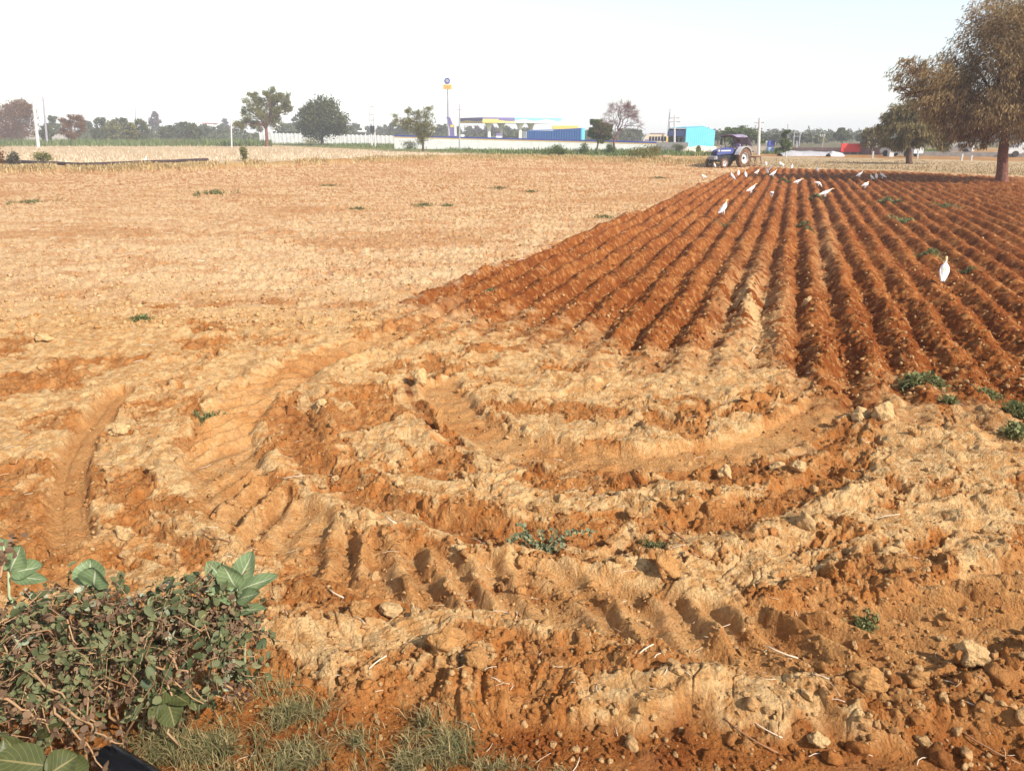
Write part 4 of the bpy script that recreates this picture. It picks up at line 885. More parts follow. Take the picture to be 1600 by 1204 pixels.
    for k in range(3):
        an = k*2.094; mb.tube([M @ Vector((0, 0, -.02)), M @ Vector((.19*math.cos(an), .19*math.sin(an), 0))], .011, 6)
    mb.build('steering_wheel', mat_black, st, True, 40); mb = MB(); mb.tube([(.36, 0, 1.45), (.62, 0, 1.08)], .025, 8); mb.build('column', METAL, st, True, 40)
    mb = MB(); mb.box((.55, 0, 1.18), (.16, .56, .50), bev=.04); mb.build('dashboard', BLUE, t, True, 40)
    mb = MB(); mb.tube([(1.55, -.12, 1.36), (1.55, -.12, 1.55), (1.55, -.12, 1.58), (1.55, -.12, 2.02), (1.55, -.12, 2.05), (1.55, -.12, 2.26)], [.035, .035, .085, .085, .04, .035], 14); mb.build('exhaust_stack', METAL, t, True, 40)
    mb = MB(); mb.tube([(1.95, .14, 1.34), (1.95, .14, 1.50), (1.95, .14, 1.51), (1.95, .14, 1.60), (1.95, .14, 1.62)], [.03, .03, .065, .07, .02], 12); mb.build('air_intake', GREY, t, True, 40)
    mb = MB()                                               # canopy posts and hoops
    for sy in (-1, 1):
        mb.tube([(-.42, sy*.62, 1.45), (-.42, sy*.62, 2.02)], .028, 8); mb.tube([(.62, sy*.42, 1.35), (.72, sy*.58, 2.16)], .022, 8)
        mb.tube([(1.02, sy*.66, 2.16), (-.42, sy*.66, 2.20), (-.80, sy*.66, 1.92)], .022, 8)
    mb.build('canopy_frame', METAL, t, True, 40)
    vs, fs = [], []; nx, ny = 16, 11                          # the cloth itself, sagging between hoops and dropping at the back
    for lay in (0, .02):
        for i in range(nx):
            x = 1.05-i*(2.05/(nx-1)); drop = 0 if x > -.45 else -(x+.45)**1.5*1.0 if False else -(abs(x+.45)**1.3)*1.5
            for j in range(ny):
                u = -1+2*j/(ny-1); vs.append((x, u*.74, 2.32-.16*abs(u)**3+drop-.03*math.sin(math.pi*min(1, max(0, (x+.45)/1.5)))+.012*math.sin(9*x+4*u)-(.10*abs(u)**2 if x < -.45 else 0)+lay))
    n0 = nx*ny
    for i in range(nx-1):
        for j in range(ny-1): a = i*ny+j; fs += [(a, a+ny, a+ny+1, a+1), (n0+a, n0+a+1, n0+a+ny+1, n0+a+ny)]
    for i in range(nx-1):
        for j in (0, ny-1): a = i*ny+j; fs.append((a, a+ny, n0+a+ny, n0+a))
    for j in range(ny-1):
        for i in (0, nx-1): a = i*ny+j; fs.append((a, a+1, n0+a+1, n0+a))
    mb = MB(); mb.add(vs, fs); mb.build('canopy', TARP, t, True)
    for sy in (-1, 1): mb = MB(); mb.box((.25, sy*.50, .62), (.55, .26, .04), bev=.01); mb.build('footplate', METAL, t)
    return t
tp = on(1157, 262); TR = R(180+37)
tractor = make_tractor((tp.x-.25, tp.y+.8, -.03), TR)
def local(o, p): return Matrix.Translation(o.location) @ Matrix.Rotation(o.rotation_euler.z, 4, 'Z') @ Vector(p)
# driver, seated and holding the wheel
SKIN = tint_mat('driver_body', .7)
nodes = {'pelvis': ((-.27, 0, 1.26), .15, .12), 'waist': ((-.28, 0, 1.40), .14, .105), 'chest': ((-.26, 0, 1.56), .165, .115), 'neckb': ((-.24, 0, 1.70), .075, .07), 'neck': ((-.22, 0, 1.76), .052, .052), 'head': ((-.20, 0, 1.86), .078, .085), 'crown': ((-.205, 0, 1.94), .06, .066)}
edges = [('pelvis', 'waist'), ('waist', 'chest'), ('chest', 'neckb'), ('neckb', 'neck'), ('neck', 'head'), ('head', 'crown')]
for sy, k in ((-1, 'r'), (1, 'l')):
    nodes.update({'sh'+k: ((-.25, sy*.19, 1.63), .06, .06), 'el'+k: ((-.06, sy*.28, 1.42), .043, .043), 'wr'+k: ((.20, sy*.19, 1.45), .028, .028), 'hd'+k: ((.27, sy*.165, 1.475), .034, .022),
                  'hip'+k: ((-.22, sy*.10, 1.23), .085, .085), 'kn'+k: ((.20, sy*.20, 1.22), .062, .062), 'an'+k: ((.30, sy*.24, .76), .042, .042), 'toe'+k: ((.46, sy*.26, .69), .04, .03)})
    edges += [('chest', 'sh'+k), ('sh'+k, 'el'+k), ('el'+k, 'wr'+k), ('wr'+k, 'hd'+k), ('pelvis', 'hip'+k), ('hip'+k, 'kn'+k), ('kn'+k, 'an'+k), ('an'+k, 'toe'+k)]
    for f in range(4):
        y0 = sy*(.145+.012*f); nodes['f%d%s' % (f, k)] = ((.325+.006*(f % 2), y0, 1.478-.004*f), .009, .009); nodes['g%d%s' % (f, k)] = ((.335, y0-sy*.006, 1.447-.003*f), .008, .008); edges += [('hd'+k, 'f%d%s' % (f, k)), ('f%d%s' % (f, k), 'g%d%s' % (f, k))]
    nodes['th'+k] = ((.27, sy*.125, 1.455), .009, .009); edges.append(('hd'+k, 'th'+k))
nodes['nose'] = ((-.105, 0, 1.855), .012, .014); edges.append(('head', 'nose'))
me = skin_mesh('body', nodes, edges, 2)
co = np.array([v.co for v in me.vertices]); col = np.tile(np.array([.30, .24, .42]), (len(co), 1)); col[co[:, 2] > 1.735] = (.16, .075, .04)
col[(co[:, 2] < 1.30) & ((co[:, 0] > -.3))] = (.05, .05, .07); col[(co[:, 0] > .14) & (co[:, 2] > 1.35)] = (.16, .075, .04); col[co[:, 2] < .80] = (.03, .02, .02)
col[(co[:, 2] > 1.868) & (co[:, 2] < 1.882) & (co[:, 0] > -.14) & (np.abs(np.abs(co[:, 1])-.03) < .013)] = (.01, .01, .01); col[(co[:, 2] > 1.80) & (co[:, 2] < 1.812) & (co[:, 0] > -.15) & (np.abs(co[:, 1]) < .028)] = (.10, .03, .025)
a = me.attributes.new('tint', 'FLOAT_COLOR', 'POINT'); c4 = np.ones((len(co), 4), np.float32); c4[:, :3] = col; a.data.foreach_set('color', c4.ravel())
me.materials.clear(); me.materials.append(SKIN); me.polygons.foreach_set('use_smooth', np.ones(len(me.polygons), bool))
drv = thing('person', 'tractor driver in a lavender shirt sitting under the canopy with hands on the wheel', 'person', tractor.location, TR)
bo = bpy.data.objects.new('body', me); COL.objects.link(bo); bo.parent = drv
mb = MB(); v = ICO3[0]*[.092, .088, .09]+[-.215, 0, 1.90]; keepf = [f for f in ICO3[1].tolist() if all(v[i][2] > 1.885 or v[i][0] < -.23 for i in f)]; mb.add(v, keepf); mb.build('hair', mat_black, drv, True)
EARM = mat('ear_skin', (.16, .075, .04), .7)
for sy in (-1, 1): mb = MB(); mb.add(ICO2[0]*[.02, .012, .03]+[-.20, sy*.085, 1.85], ICO2[1].tolist()); mb.build('ear', EARM, drv, True)
# cultivator carried behind
cul = thing('cultivator', 'rusty red tined cultivator hitched behind the tractor', 'plough', tractor.location, TR)
mb = MB()
for x in (-1.35, -1.85): mb.box((x, 0, .74), (.08, 1.9, .08), bev=.01)
for y in (-.9, -.45, 0, .45, .9): mb.box((-1.6, y, .74), (.42, .06, .07), bev=.01)
mb.build('frame', RUST, cul)
mb = MB(); mb.tube([(-.75, -.3, .62), (-1.35, -.4, .72)], .03, 8); mb.tube([(-.75, .3, .62), (-1.35, .4, .72)], .03, 8); mb.tube([(-1.35, -.3, .76), (-1.30, 0, 1.18), (-1.35, .3, .76)], .035, 8); mb.tube([(-.7, 0, 1.06), (-1.30, 0, 1.16)], .03, 8); mb.box((-1.55, 0, 1.12), (.75, .5, .07), bev=.02); mb.tube([(-1.6, 0, .76), (-1.6, 0, 1.1)], .03, 8); mb.build('hitch', METAL, cul, True, 40)
for i, y in enumerate((-.9, -.68, -.45, -.22, 0, .22, .45, .68, .9)):
    x = -1.35 if i % 2 else -1.85; mb = MB(); mb.tube([(x, y, .72), (x-.06, y, .50), (x-.16, y, .30), (x-.10, y, .12), (x+.02, y, .03)], [.026, .024, .022, .022, .012], 7); mb.box((x-.02, y, .08), (.05, .09, .12), m=Matrix.Rotation(.5, 4, 'Y'), bev=.005); mb.build('tine', RUST, cul, True, 40)

# ------------------------------------------------------------------ trees
BARK = mat('bark', (.10, .055, .035), .9, vary=.35, scale=14, bump=.03, bscale=9); BARKR = mat('red_bark', (.16, .065, .042), .9, vary=.35, scale=10, bump=.04, bscale=7)
def leafmat(n, a, b, tr=.25): return mat(n, a, .75, island=True, col2=b, trans=tr, spec=.1)
L_OLIVE = leafmat('olive_leaf', (.070, .075, .022), (.30, .27, .085), .32); L_BROWN = leafmat('brown_leaf', (.135, .088, .040), (.50, .355, .165), .4); L_KHAKI = leafmat('khaki_leaf', (.095, .075, .030), (.34, .26, .105), .35); L_GREEN = leafmat('green_leaf', (.040, .068, .015), (.16, .20, .05), .3)
L_DARK = leafmat('dark_leaf', (.040, .054, .017), (.16, .155, .055), .3); L_RUSSET = leafmat('russet_leaf', (.10, .045, .018), (.27, .13, .045)); L_FAR = leafmat('far_leaf', (.055, .066, .032), (.16, .16, .075)); L_GREY = leafmat('grey_leaf', (.075, .065, .050), (.17, .15, .10)); L_MAUVE = leafmat('mauve_leaf', (.08, .055, .055), (.17, .12, .11))
TWIGM = mat('bare_twig', (.17, .075, .07), .9, vary=.3)
def mpp(Y): return (Y*CT+2.0)/F
def limb(mb, p, q, r0, r1, r, n=7, wob=.08, k=6, arc=.10):
    p, q = np.array(p), np.array(q); L_ = np.linalg.norm(q-p); a, b = r.normal(size=3)*wob*L_, r.normal(size=3)*wob*L_*.6; pts = []
    for t in np.linspace(0, 1, k): pts.append(p+(q-p)*t+a*math.sin(math.pi*t)+b*math.sin(2*math.pi*t)+np.array([0, 0, arc*L_*math.sin(math.pi*t)]))
    mb.tube(pts, [r0+(r1-r0)*t for t in np.linspace(0, 1, k)], n); return pts
def tree(label, px, Y, trunk, clumps, leaf, n, lsz, seed, style='leaf', bark=None, r0=None, group=None, name='tree', sub=26, twigs=4, base_px=None, hollow=.5, forkz=None, spread=.30, bare=0):
    """px, Y: where the trunk stands; trunk [(px, py)...] up to the fork; clumps [(px, py, r px[, flat[, depth shift]])]"""
    r = np.random.default_rng(seed); k = mpp(Y); x0 = gat(px, Y).x; z0 = gz(x0, Y) if Y < 95 else 0.0
    org = np.array([x0, Y, z0]); root = thing(name, label, 'tree' if name != 'bush' else 'bush', org, group=group)
    P = [org-org+np.array([0, 0, -.08])]+[np.array(at(a, b, Y))-org for a, b in trunk]; r0 = r0 or max(.05, .035*(P[-1][2]+2))
    mb = MB(); mb.tube([P[0]-np.array([0, 0, .25])]+P, [r0*1.25]+[r0*1.10]+[r0*(1-.32*(i+1)/len(trunk)) for i in range(len(trunk))], 12 if Y < 80 else 8, True)
    fork = P[-1]; C_, W_ = [], []
    for c in clumps:
        rad = c[2]*k; fl = c[3] if len(c) > 3 else .85; dy = c[4] if len(c) > 4 else r.uniform(-.5, .5)*rad*1.4
        ctr = np.array(at(c[0], c[1], Y))-org; ctr[1] += dy
        start = fork if r.random() < .7 or len(P) < 3 or Y < 60 else P[-2]
        lp = limb(mb, start, ctr, r0*.5, r0*.10, r, 6, .05 if Y < 60 else .08, 6, -.03 if Y < 60 else .10)
        m = max(5, int(sub*(rad/(25*k))**1.2)); d = rand_dirs(m, r)*(r.random((m, 1))**hollow); sc = ctr+d*np.array([rad, rad, rad*fl])
        for q in range(min(m, twigs+bare)): limb(mb, lp[-2], ctr+(sc[q]-ctr)*.7, r0*.16, r0*.03, r, 4, .12, 4)
        C_.append(sc); W_ += [rad]*m
    mb.build('trunk', bark or BARK, root, True)
    SC = np.vstack(C_); W = np.array(W_); pick = r.choice(len(SC), n, p=W**1.05/np.sum(W**1.05)); W = W[pick][:, None]; c = SC[pick]+np.clip(r.normal(size=(n, 3)), -1.5, 1.5)*W*spread*np.array([1, 1, .75])
    cen = SC.mean(0); out = unit(c-cen)
    if style == 'strand':
        t = unit(out*.45+np.array([0, 0, -.75])+rand_dirs(n, r)*.45); V, Q = leaf_np(c, t, side_of(t, r), lsz*r.uniform(.7, 1.5, n), lsz*r.uniform(.14, .26, n))
    elif style == 'spray':
        t = unit(out*.6+np.array([0, 0, .35])+rand_dirs(n, r)*.7); V, Q = leaf_np(c, t, side_of(t, r), lsz*r.uniform(.7, 1.5, n), lsz*r.uniform(.2, .4, n))
    else:
        t = rand_dirs(n, r); V, Q = leaf_np(c, t, side_of(t, r), lsz*r.uniform(.7, 1.4, n), lsz*r.uniform(.45, .8, n))
    mesh_np('crown', V, Q, leaf, root)
    return root
rng = np.random.default_rng(77)
tree('largest feathery tree with a thick reddish trunk on the right edge of the ploughed land', 1565, 41, [(1566, 266), (1567, 240), (1570, 214), (1574, 188)],
     [(1545, 55, 52), (1590, 25, 55), (1640, 50, 60), (1520, 95, 45), (1600, 95, 65), (1425, 112, 28), (1455, 122, 36), (1490, 140, 46), (1455, 160, 34), (1530, 150, 55), (1580, 150, 55), (1640, 130, 70), (1500, 185, 36), (1540, 195, 36), (1470, 180, 24), (1600, 185, 40), (1660, 190, 50), (1700, 110, 70), (1560, 100, 50, .85, -2.5), (1610, 140, 50, .85, -3), (1530, 170, 40, .8, -2), (1405, 135, 12), (1510, 215, 20), (1550, 30, 40), (1472, 152, 30), (1440, 140, 26), (1505, 168, 36), (1482, 196, 24), (1458, 180, 20), (1420, 150, 14), (1412, 98, 14), (1530, 205, 26), (1490, 212, 16), (1555, 205, 22, .8, -1.5), (1590, 212, 24, .8, -1.0), (1530, 222, 14)],
     L_BROWN, 100000, .19, 3, 'strand', BARKR, .285, sub=44, spread=.135, hollow=.42)
tree('middle sized drooping tree standing left of the largest tree', 1421, 64, [(1420, 240), (1419, 225), (1422, 205)],
     [(1410, 185, 22), (1432, 178, 22), (1395, 200, 18), (1445, 195, 24), (1420, 205, 20), (1390, 222, 12), (1405, 222, 16), (1440, 220, 18), (1462, 212, 20), (1475, 228, 12), (1425, 170, 14)], L_KHAKI, 18000, .32, 4, 'strand', None, .24, sub=34, spread=.22)
tree('small leaning tree just left of the drooping tree', 1361, 92, [(1362, 232), (1367, 222)], [(1365, 212, 13), (1358, 222, 9), (1376, 215, 12), (1385, 226, 10), (1372, 207, 10), (1356, 212, 8)], L_KHAKI, 5000, .40, 5, 'spray', None, .15)
tree('spreading tree with tall bare trunk left of the round dark bush tree', 417, 150, [(417, 215), (416, 203), (415, 196)],
     [(397, 160, 14), (385, 172, 10), (415, 163, 13), (430, 150, 12), (447, 155, 11), (410, 178, 16), (385, 190, 14), (375, 198, 10), (400, 196, 12), (425, 190, 14), (436, 175, 12), (424, 145, 9), (442, 165, 9), (452, 172, 7), (395, 148, 9), (418, 150, 8)], L_OLIVE, 15000, .36, 6, 'spray', BARKR, .34, sub=30, spread=.24)
tree('round dark bush-like tree in front of the long white wall', 503, 168, [(503, 214), (504, 207)], [(505, 180, 26), (488, 185, 20), (525, 188, 18), (495, 168, 14), (515, 166, 14), (500, 198, 22), (525, 202, 14), (480, 200, 14), (535, 200, 8), (505, 160, 9), (476, 178, 8)], L_DARK, 15000, .42, 7, 'leaf', None, .35, sub=40, hollow=.4)
tree('sparse yellowing tree in front of the station wall, left of the tall sign', 661, 108, [(661, 225), (661, 215)], [(650, 195, 16), (662, 205, 16), (640, 192, 11), (627, 190, 10), (618, 186, 8), (655, 180, 10), (668, 178, 10), (672, 195, 12), (668, 168, 7), (640, 178, 7), (660, 215, 11), (636, 172, 6)], L_OLIVE, 5600, .26, 8, 'spray', None, .16, twigs=9, spread=.30)
tree('small green two-lobed tree beside the leafless one', 932, 112, [(934, 226), (938, 219)], [(933, 203, 12), (945, 206, 11), (929, 193, 9), (940, 213, 10), (952, 212, 8), (926, 204, 7), (950, 200, 7)], L_GREEN, 7000, .30, 9, 'leaf', None, .13)
# leafless tree
def bare_tree(label, px, Y, seed):
    r = np.random.default_rng(seed); x0 = gat(px, Y).x; org = np.array([x0, Y, 0]); root = thing('tree', label, 'tree', org); mb = MB(); tips = []
    def grow(p, d, L_, rad, lev):
        q = p+d*L_; limb(mb, p, q, rad, rad*.62, r, 6 if lev < 2 else 4, .07, 5 if lev < 3 else 3)
        if lev >= 5: tips.append((q, d)); return
        for _ in range(3 if lev > 0 else 2 if r.random() < .3 else 3):
            nd = d+r.normal(size=3)*.55; nd[2] = nd[2]*.8+.12; nd /= np.linalg.norm(nd); grow(p+d*L_*r.uniform(.75, 1), nd, L_*r.uniform(.58, .8), rad*.56, lev+1)
    p1 = np.array(at(px-1, 222, Y))-org; p2 = np.array(at(px+6, 205, Y))-org; mb.tube([(0, 0, -.1), p1, p2], [.20, .15, .12], 8)
    grow(p1, np.array([-.35, .1, .9]), 1.3, .07, 1); grow(p2, np.array([.15, 0, 1.0]), 1.35, .11, 0); grow(p2, np.array([.8, .2, .35]), 1.25, .07, 1); grow(p2, np.array([-.4, -.2, .9]), 1.3, .07, 1); grow(p2, np.array([.35, -.2, .9]), 1.4, .08, 1)
    mb.build('trunk', TWIGM, root, True); mb = MB()
    for q, d in tips:
        for _ in range(3): e = q+(d+r.normal(size=3)*.6)*r.uniform(.25, .5); mb.tube([q, (q+e)/2+r.normal(size=3)*.04, e], [.012, .010, .006], 3, False)
    mb.build('twigs', TWIGM, root)
bare_tree('leafless dark branched tree in front of the station wall', 960, 104, 12)
tree('russet mass of tree at the far left edge', 18, 190, [(18, 213), (18, 208)], [(10, 175, 20), (32, 172, 18), (42, 180, 14), (-15, 178, 22), (20, 192, 20), (40, 196, 14), (-5, 198, 18), (-40, 180, 24), (30, 162, 9), (45, 168, 8), (5, 210, 12), (30, 211, 12), (-20, 209, 14), (44, 208, 8)], L_RUSSET, 15000, .5, 14, 'spray', BARKR, .3, sub=36, hollow=.4)
tree('low russet tree with upswept twigs right of the leaning poles', 112, 165, [(112, 218), (112, 213)], [(105, 194, 9), (120, 192, 10), (112, 200, 11), (100, 187, 6), (125, 184, 6), (113, 185, 7), (122, 203, 8), (104, 205, 8), (108, 213, 6), (117, 213, 6)], L_RUSSET, 4200, .38, 15, 'spray', BARKR, .16, twigs=10, spread=.3)
tree('broad green tree behind the tractor canopy', 1160, 135, [(1160, 225), (1158, 218)], [(1141, 208, 9), (1150, 210, 12), (1165, 212, 14), (1178, 216, 11), (1158, 220, 12), (1186, 222, 7), (1136, 216, 7)], L_GREEN, 7000, .38, 16, 'leaf', None, .25)
tree('narrow upright green tree right of the blue board', 1226, 97, [(1226, 232), (1226, 224)], [(1226, 212, 6, 1.3), (1225, 221, 7, 1.2), (1228, 230, 8), (1222, 236, 7), (1231, 205, 3)], L_GREEN, 3200, .28, 17, 'leaf', None, .12)
# hazy trees of the far line: px, top py, half width px, distance, leaf, label
FARL = 'hazy dark tree in the far tree line left of the spreading bare-trunked tree'; FARM = 'hazy grey green tree beyond the fuel station and the long wall'; FARR = 'hazy mauve tree behind the far right trees and parked vehicles'
i = 100
for px, tp_, hw, Y, lm, lab in [(72, 198, 12, 200, L_DARK, 'dark green tree behind the two leaning poles'), (85, 180, 12, 230, L_FAR, 'grey green round tree right of the two leaning poles'), (137, 190, 13, 260, L_FAR, FARL), (158, 184, 14, 210, L_DARK, FARL), (176, 187, 13, 205, L_OLIVE, FARL), (190, 184, 14, 215, L_DARK, FARL), (205, 192, 10, 180, L_OLIVE, FARL), (219, 188, 14, 200, L_DARK, FARL), (242, 171, 9, 330, L_MAUVE, 'tall mauve tree rising alone above the far tree line at the left'), (262, 196, 12, 220, L_DARK, FARL), (284, 191, 14, 230, L_DARK, FARL), (300, 194, 14, 210, L_DARK, FARL), (322, 196, 13, 260, L_FAR, FARL), (345, 195, 10, 300, L_FAR, FARL), (352, 184, 8, 380, L_MAUVE, FARL),
    (448, 196, 16, 250, L_FAR, FARM), (460, 180, 8, 300, L_FAR, FARM), (545, 196, 12, 270, L_FAR, FARM), (556, 192, 9, 330, L_FAR, FARM), (575, 200, 14, 330, L_FAR, FARM), (598, 199, 14, 340, L_FAR, FARM), (613, 192, 9, 300, L_DARK, FARM), (630, 198, 13, 280, L_DARK, FARM), (645, 200, 13, 300, L_FAR, FARM), (692, 194, 12, 300, L_DARK, FARM), (712, 196, 10, 310, L_FAR, FARM), (735, 201, 12, 340, L_FAR, FARM), (745, 200, 10, 330, L_MAUVE, FARM), (765, 197, 13, 320, L_MAUVE, FARM), (776, 201, 10, 340, L_FAR, FARM), (792, 200, 10, 310, L_FAR, FARM), (808, 203, 11, 300, L_DARK, FARM), (823, 201, 9, 310, L_FAR, FARM), (918, 206, 9, 260, L_FAR, FARM), (975, 205, 14, 250, L_FAR, FARM), (991, 208, 11, 240, L_DARK, FARM), (997, 204, 5, 280, L_DARK, FARM),
    (1122, 212, 8, 180, L_DARK, 'small dark tree right behind the cyan shed'), (1196, 216, 9, 200, L_FAR, 'hazy tree behind the blue board'), (1214, 221, 9, 170, L_FAR, 'low hazy tree left of the narrow upright green tree'), (1249, 216, 12, 180, L_FAR, 'round grey green tree under the double pole'), (1262, 221, 7, 190, L_FAR, 'small hazy tree right of the round grey green one'), (1282, 222, 9, 190, L_OLIVE, 'yellowish low tree behind the leaning thin pole'), (1292, 219, 9, 210, L_FAR, 'hazy tree left of the dark umbrella-shaped tree'), (1316, 208, 12, 180, L_DARK, 'dark umbrella-shaped tree above the red wall'), (1345, 218, 7, 180, L_FAR, 'small hazy tree above the right end of the red wall'),
    (1470, 218, 16, 170, L_GREEN, FARR), (1495, 206, 18, 190, L_MAUVE, FARR), (1520, 212, 16, 200, L_MAUVE, FARR), (1545, 210, 16, 190, L_MAUVE, FARR), (1600, 206, 18, 190, L_MAUVE, FARR), (1630, 212, 18, 180, L_MAUVE, FARR), (1440, 220, 14, 190, L_FAR, FARR)]:
    i += 1; b = 214 if Y > 150 else 222; hgt = b-tp_; cy = tp_+hgt*.42
    tree(lab, px, Y, [(px, b-hgt*.22)], [(px, cy, hw*.75), (px-hw*.55, cy+hgt*.12, hw*.6), (px+hw*.55, cy+hgt*.10, hw*.6), (px-hw*.2, tp_+hgt*.18, hw*.45), (px+hw*.3, tp_+hgt*.2, hw*.4), (px, cy+hgt*.3, hw*.7), (px-hw*.5, cy+hgt*.38, hw*.5), (px+hw*.5, cy+hgt*.38, hw*.5), (px-hw*.3, cy+hgt*.58, hw*.5), (px+hw*.35, cy+hgt*.58, hw*.5)], lm, 1500, .42*Y/200*1.3, i, 'leaf', None, .15, group='far line of trees' if lab in (FARL, FARM, FARR) else None, sub=16, twigs=1)
# bushes in the weeds
for j, (px, by, hw, h, lm, lab) in enumerate([(864, 246, 14, 1.1, L_GREEN, 'dark green bush in the weeds before the blue shed'), (875, 246, 9, .9, L_GREEN, 'smaller bush touching the dark green one before the blue shed'), (911, 242, 8, 1.2, L_GREEN, 'bush left of the small two-lobed tree'), (952, 242, 8, 1.1, L_GREEN, 'bush at the foot of the leafless tree'), (1002, 253, 22, 1.0, L_OLIVE, 'broad low bush on the dry bund right of the leafless tree'), (1020, 250, 12, 1.1, L_OLIVE, 'pale bush right of the broad low one on the bund'), (1040, 236, 16, 1.0, L_DARK, 'brown bush before the low grey wall'), (1058, 237, 10, .9, L_DARK, 'dark bush below the pole by the cyan shed'), (1091, 238, 4, .7, L_GREEN, 'little shrub before the pale heap under the cyan shed'), (68, 255, 12, .8, L_OLIVE, 'dry bush on the stubble above the irrigation pipe'), (383, 252, 6, 1.1, L_OLIVE, 'upright weed bush on the stubble below the bare-trunked tree'), (260, 210, 10, 2.2, L_DARK, 'dark bush in the green strip left of the far white houses'), (275, 221, 8, 1.0, L_OLIVE, 'grey bush at the edge of the green strip'), (485, 227, 14, 1.3, L_OLIVE, 'brown bush at the left foot of the round dark tree'), (640, 233, 12, 1.1, L_DARK, 'low brown bush left of the sparse yellowing tree'), (-4, 262, 14, 1.6, L_RUSSET, 'dry thorny bush at the left edge beside the irrigation pipe'), (22, 266, 10, 1.0, L_GREY, 'grey thorny twigs at the left end of the irrigation pipe')]):
    x, y = G(px, by); k = mpp(y); y = min(y, 160); x = at(px, by, y).x; r = np.random.default_rng(300+j); m = 10; z0 = gz(x, y)
    root = thing('bush', lab, 'bush', (x, y, z0)); rad = hw*k; cs = rand_dirs(m, r)*[rad*.7, rad*.7, h*.35]+[0, 0, h*.55]; n = 900; c = cs[r.integers(0, m, n)]+r.normal(size=(n, 3))*[rad*.25, rad*.25, h*.16]; c[:, 2] = np.abs(c[:, 2]); t = unit(rand_dirs(n, r)+[0, 0, .4])
    V, Q = leaf_np(c, t, side_of(t, r), .16*r.uniform(.7, 1.5, n), .07*r.uniform(.6, 1.4, n)); mesh_np('foliage', V, Q, lm, root)
    mb = MB()
    for q in cs: limb(mb, (0, 0, -.05), q, .025, .008, r, 4)
    mb.build('stems', TWIGM, root, True)

# ------------------------------------------------------------------ walls, buildings and signs beyond the field
PLAST = mat('white_plaster', (.86, .85, .81), .8, vary=.07, scale=1.2); PANEL = mat('concrete_panel', (.76, .74, .71), .85, vary=.12, scale=1.0); YEL = mat('yellow_paint', (.72, .50, .13), .6, vary=.08); NBLUE = mat('blue_paint', (.07, .09, .35), .6, vary=.1); PURP = mat('purple_paint', (.15, .12, .28), .6, vary=.1)
SHEDB = mat('blue_sheet', (.06, .17, .46), .45, vary=.06, scale=.8); CYAN = mat('cyan_sheet', (.12, .45, .59), .5, vary=.08, scale=.8); TURQ = mat('turquoise_paint', (.20, .62, .62), .6); GREYW = mat('grey_wall', (.40, .37, .34), .9, vary=.18, scale=2); OFFW = mat('dusty_white', (.50, .49, .48), .6, vary=.1); MAUVE = mat('mauve_brick', (.26, .17, .17), .9, vary=.2, scale=1.5); RED = mat('red_board', (.62, .045, .04), .6, vary=.06); SHEET = mat('pale_sheeting', (.36, .345, .355), .6, vary=.15, scale=1.5); CONC = mat('pole_concrete', (.55, .53, .51), .85, vary=.12, scale=3); STEEL = mat('pole_steel', (.30, .28, .31), .6, vary=.15); SAND = mat('pale_sand', (.62, .52, .40), .95, vary=.12, scale=2, bump=.05, bscale=3); GLASS = mat('dark_glass', (.03, .03, .045), .12, spec=.6); BEIGE = mat('bus_beige', (.62, .50, .36), .5, vary=.08); PINK = mat('faded_red', (.45, .12, .12), .8)
def slab(mb, a, b, z0a, z1a, z0b, z1b, th):
    """upright wall piece from ground point a to b"""
    a, b = Vector((a[0], a[1], 0)), Vector((b[0], b[1], 0)); d = (b-a).normalized(); n = Vector((-d.y, d.x, 0))*th/2; vs = []
    for s in (-1, 1): vs += [a+n*s+Vector((0, 0, z0a)), b+n*s+Vector((0, 0, z0b)), b+n*s+Vector((0, 0, z1b)), a+n*s+Vector((0, 0, z1a))]
    mb.add(vs, [(0, 1, 2, 3), (7, 6, 5, 4), (0, 4, 5, 1), (1, 5, 6, 2), (2, 6, 7, 3), (3, 7, 4, 0)])
def wall_run(name, lab, cat, p0, p1, m, th=.2, zb=-.2, posts=0, bands=(), cap=0.0):
    A, B = at(*p0), at(*p1); org = Vector((A.x, A.y, 0)); root = thing(name, lab, cat, org); a, b = Vector((0, 0, 0)), Vector((B.x-A.x, B.y-A.y, 0)); mb = MB(); slab(mb, a, b, zb, A.z, zb, B.z, th)
    mb.build('wall', m, root)
    for nm, d0, d1, mm in bands:
        mb = MB(); slab(mb, a, b, A.z-d0, A.z-d1, B.z-d0, B.z-d1, th+.03); mb.build(nm, mm, root)
    for i in range(posts):
        t = i/(posts-1); p = a.lerp(b, t); z = A.z+(B.z-A.z)*t; mb = MB(); mb.box((p.x, p.y, (z+.12+zb)/2), (.30, .30, z+.12-zb), math.atan2(b.y, b.x)); mb.build('post', PANEL, root)
    return root
wall_run('boundary_wall', 'long off-white wall of concrete panels with posts, left of the fuel station', 'wall', (406, 208, 198), (617, 212.5, 188), PANEL, posts=34)
wall_run('station_wall', 'white fuel station wall with yellow and blue bands along its top', 'wall', (616, 211.5, 129), (1027, 222, 115), PLAST, .25, bands=(('yellow_band', .34, .20, YEL), ('blue_band', .19, -.05, NBLUE)))
wall_run('low_wall', 'low grey block wall in front of the bus and the cyan shed', 'wall', (1026, 222, 112), (1076, 222.5, 110), GREYW, .25)
wall_run('mauve_wall', 'long mauve brick wall either side of the red board', 'wall', (1238, 230.5, 98), (1396, 230.5, 92), MAUVE, .25)
wall_run('pale_wall', 'pale wall stretch behind the tractor and its cultivator', 'wall', (1120, 228.5, 104), (1200, 228, 101), SAND, .25)
wall_run('far_wall', 'hazy pale wall far behind the small car at the right', 'wall', (1396, 236, 90), (1640, 239, 82), GREYW, .25)
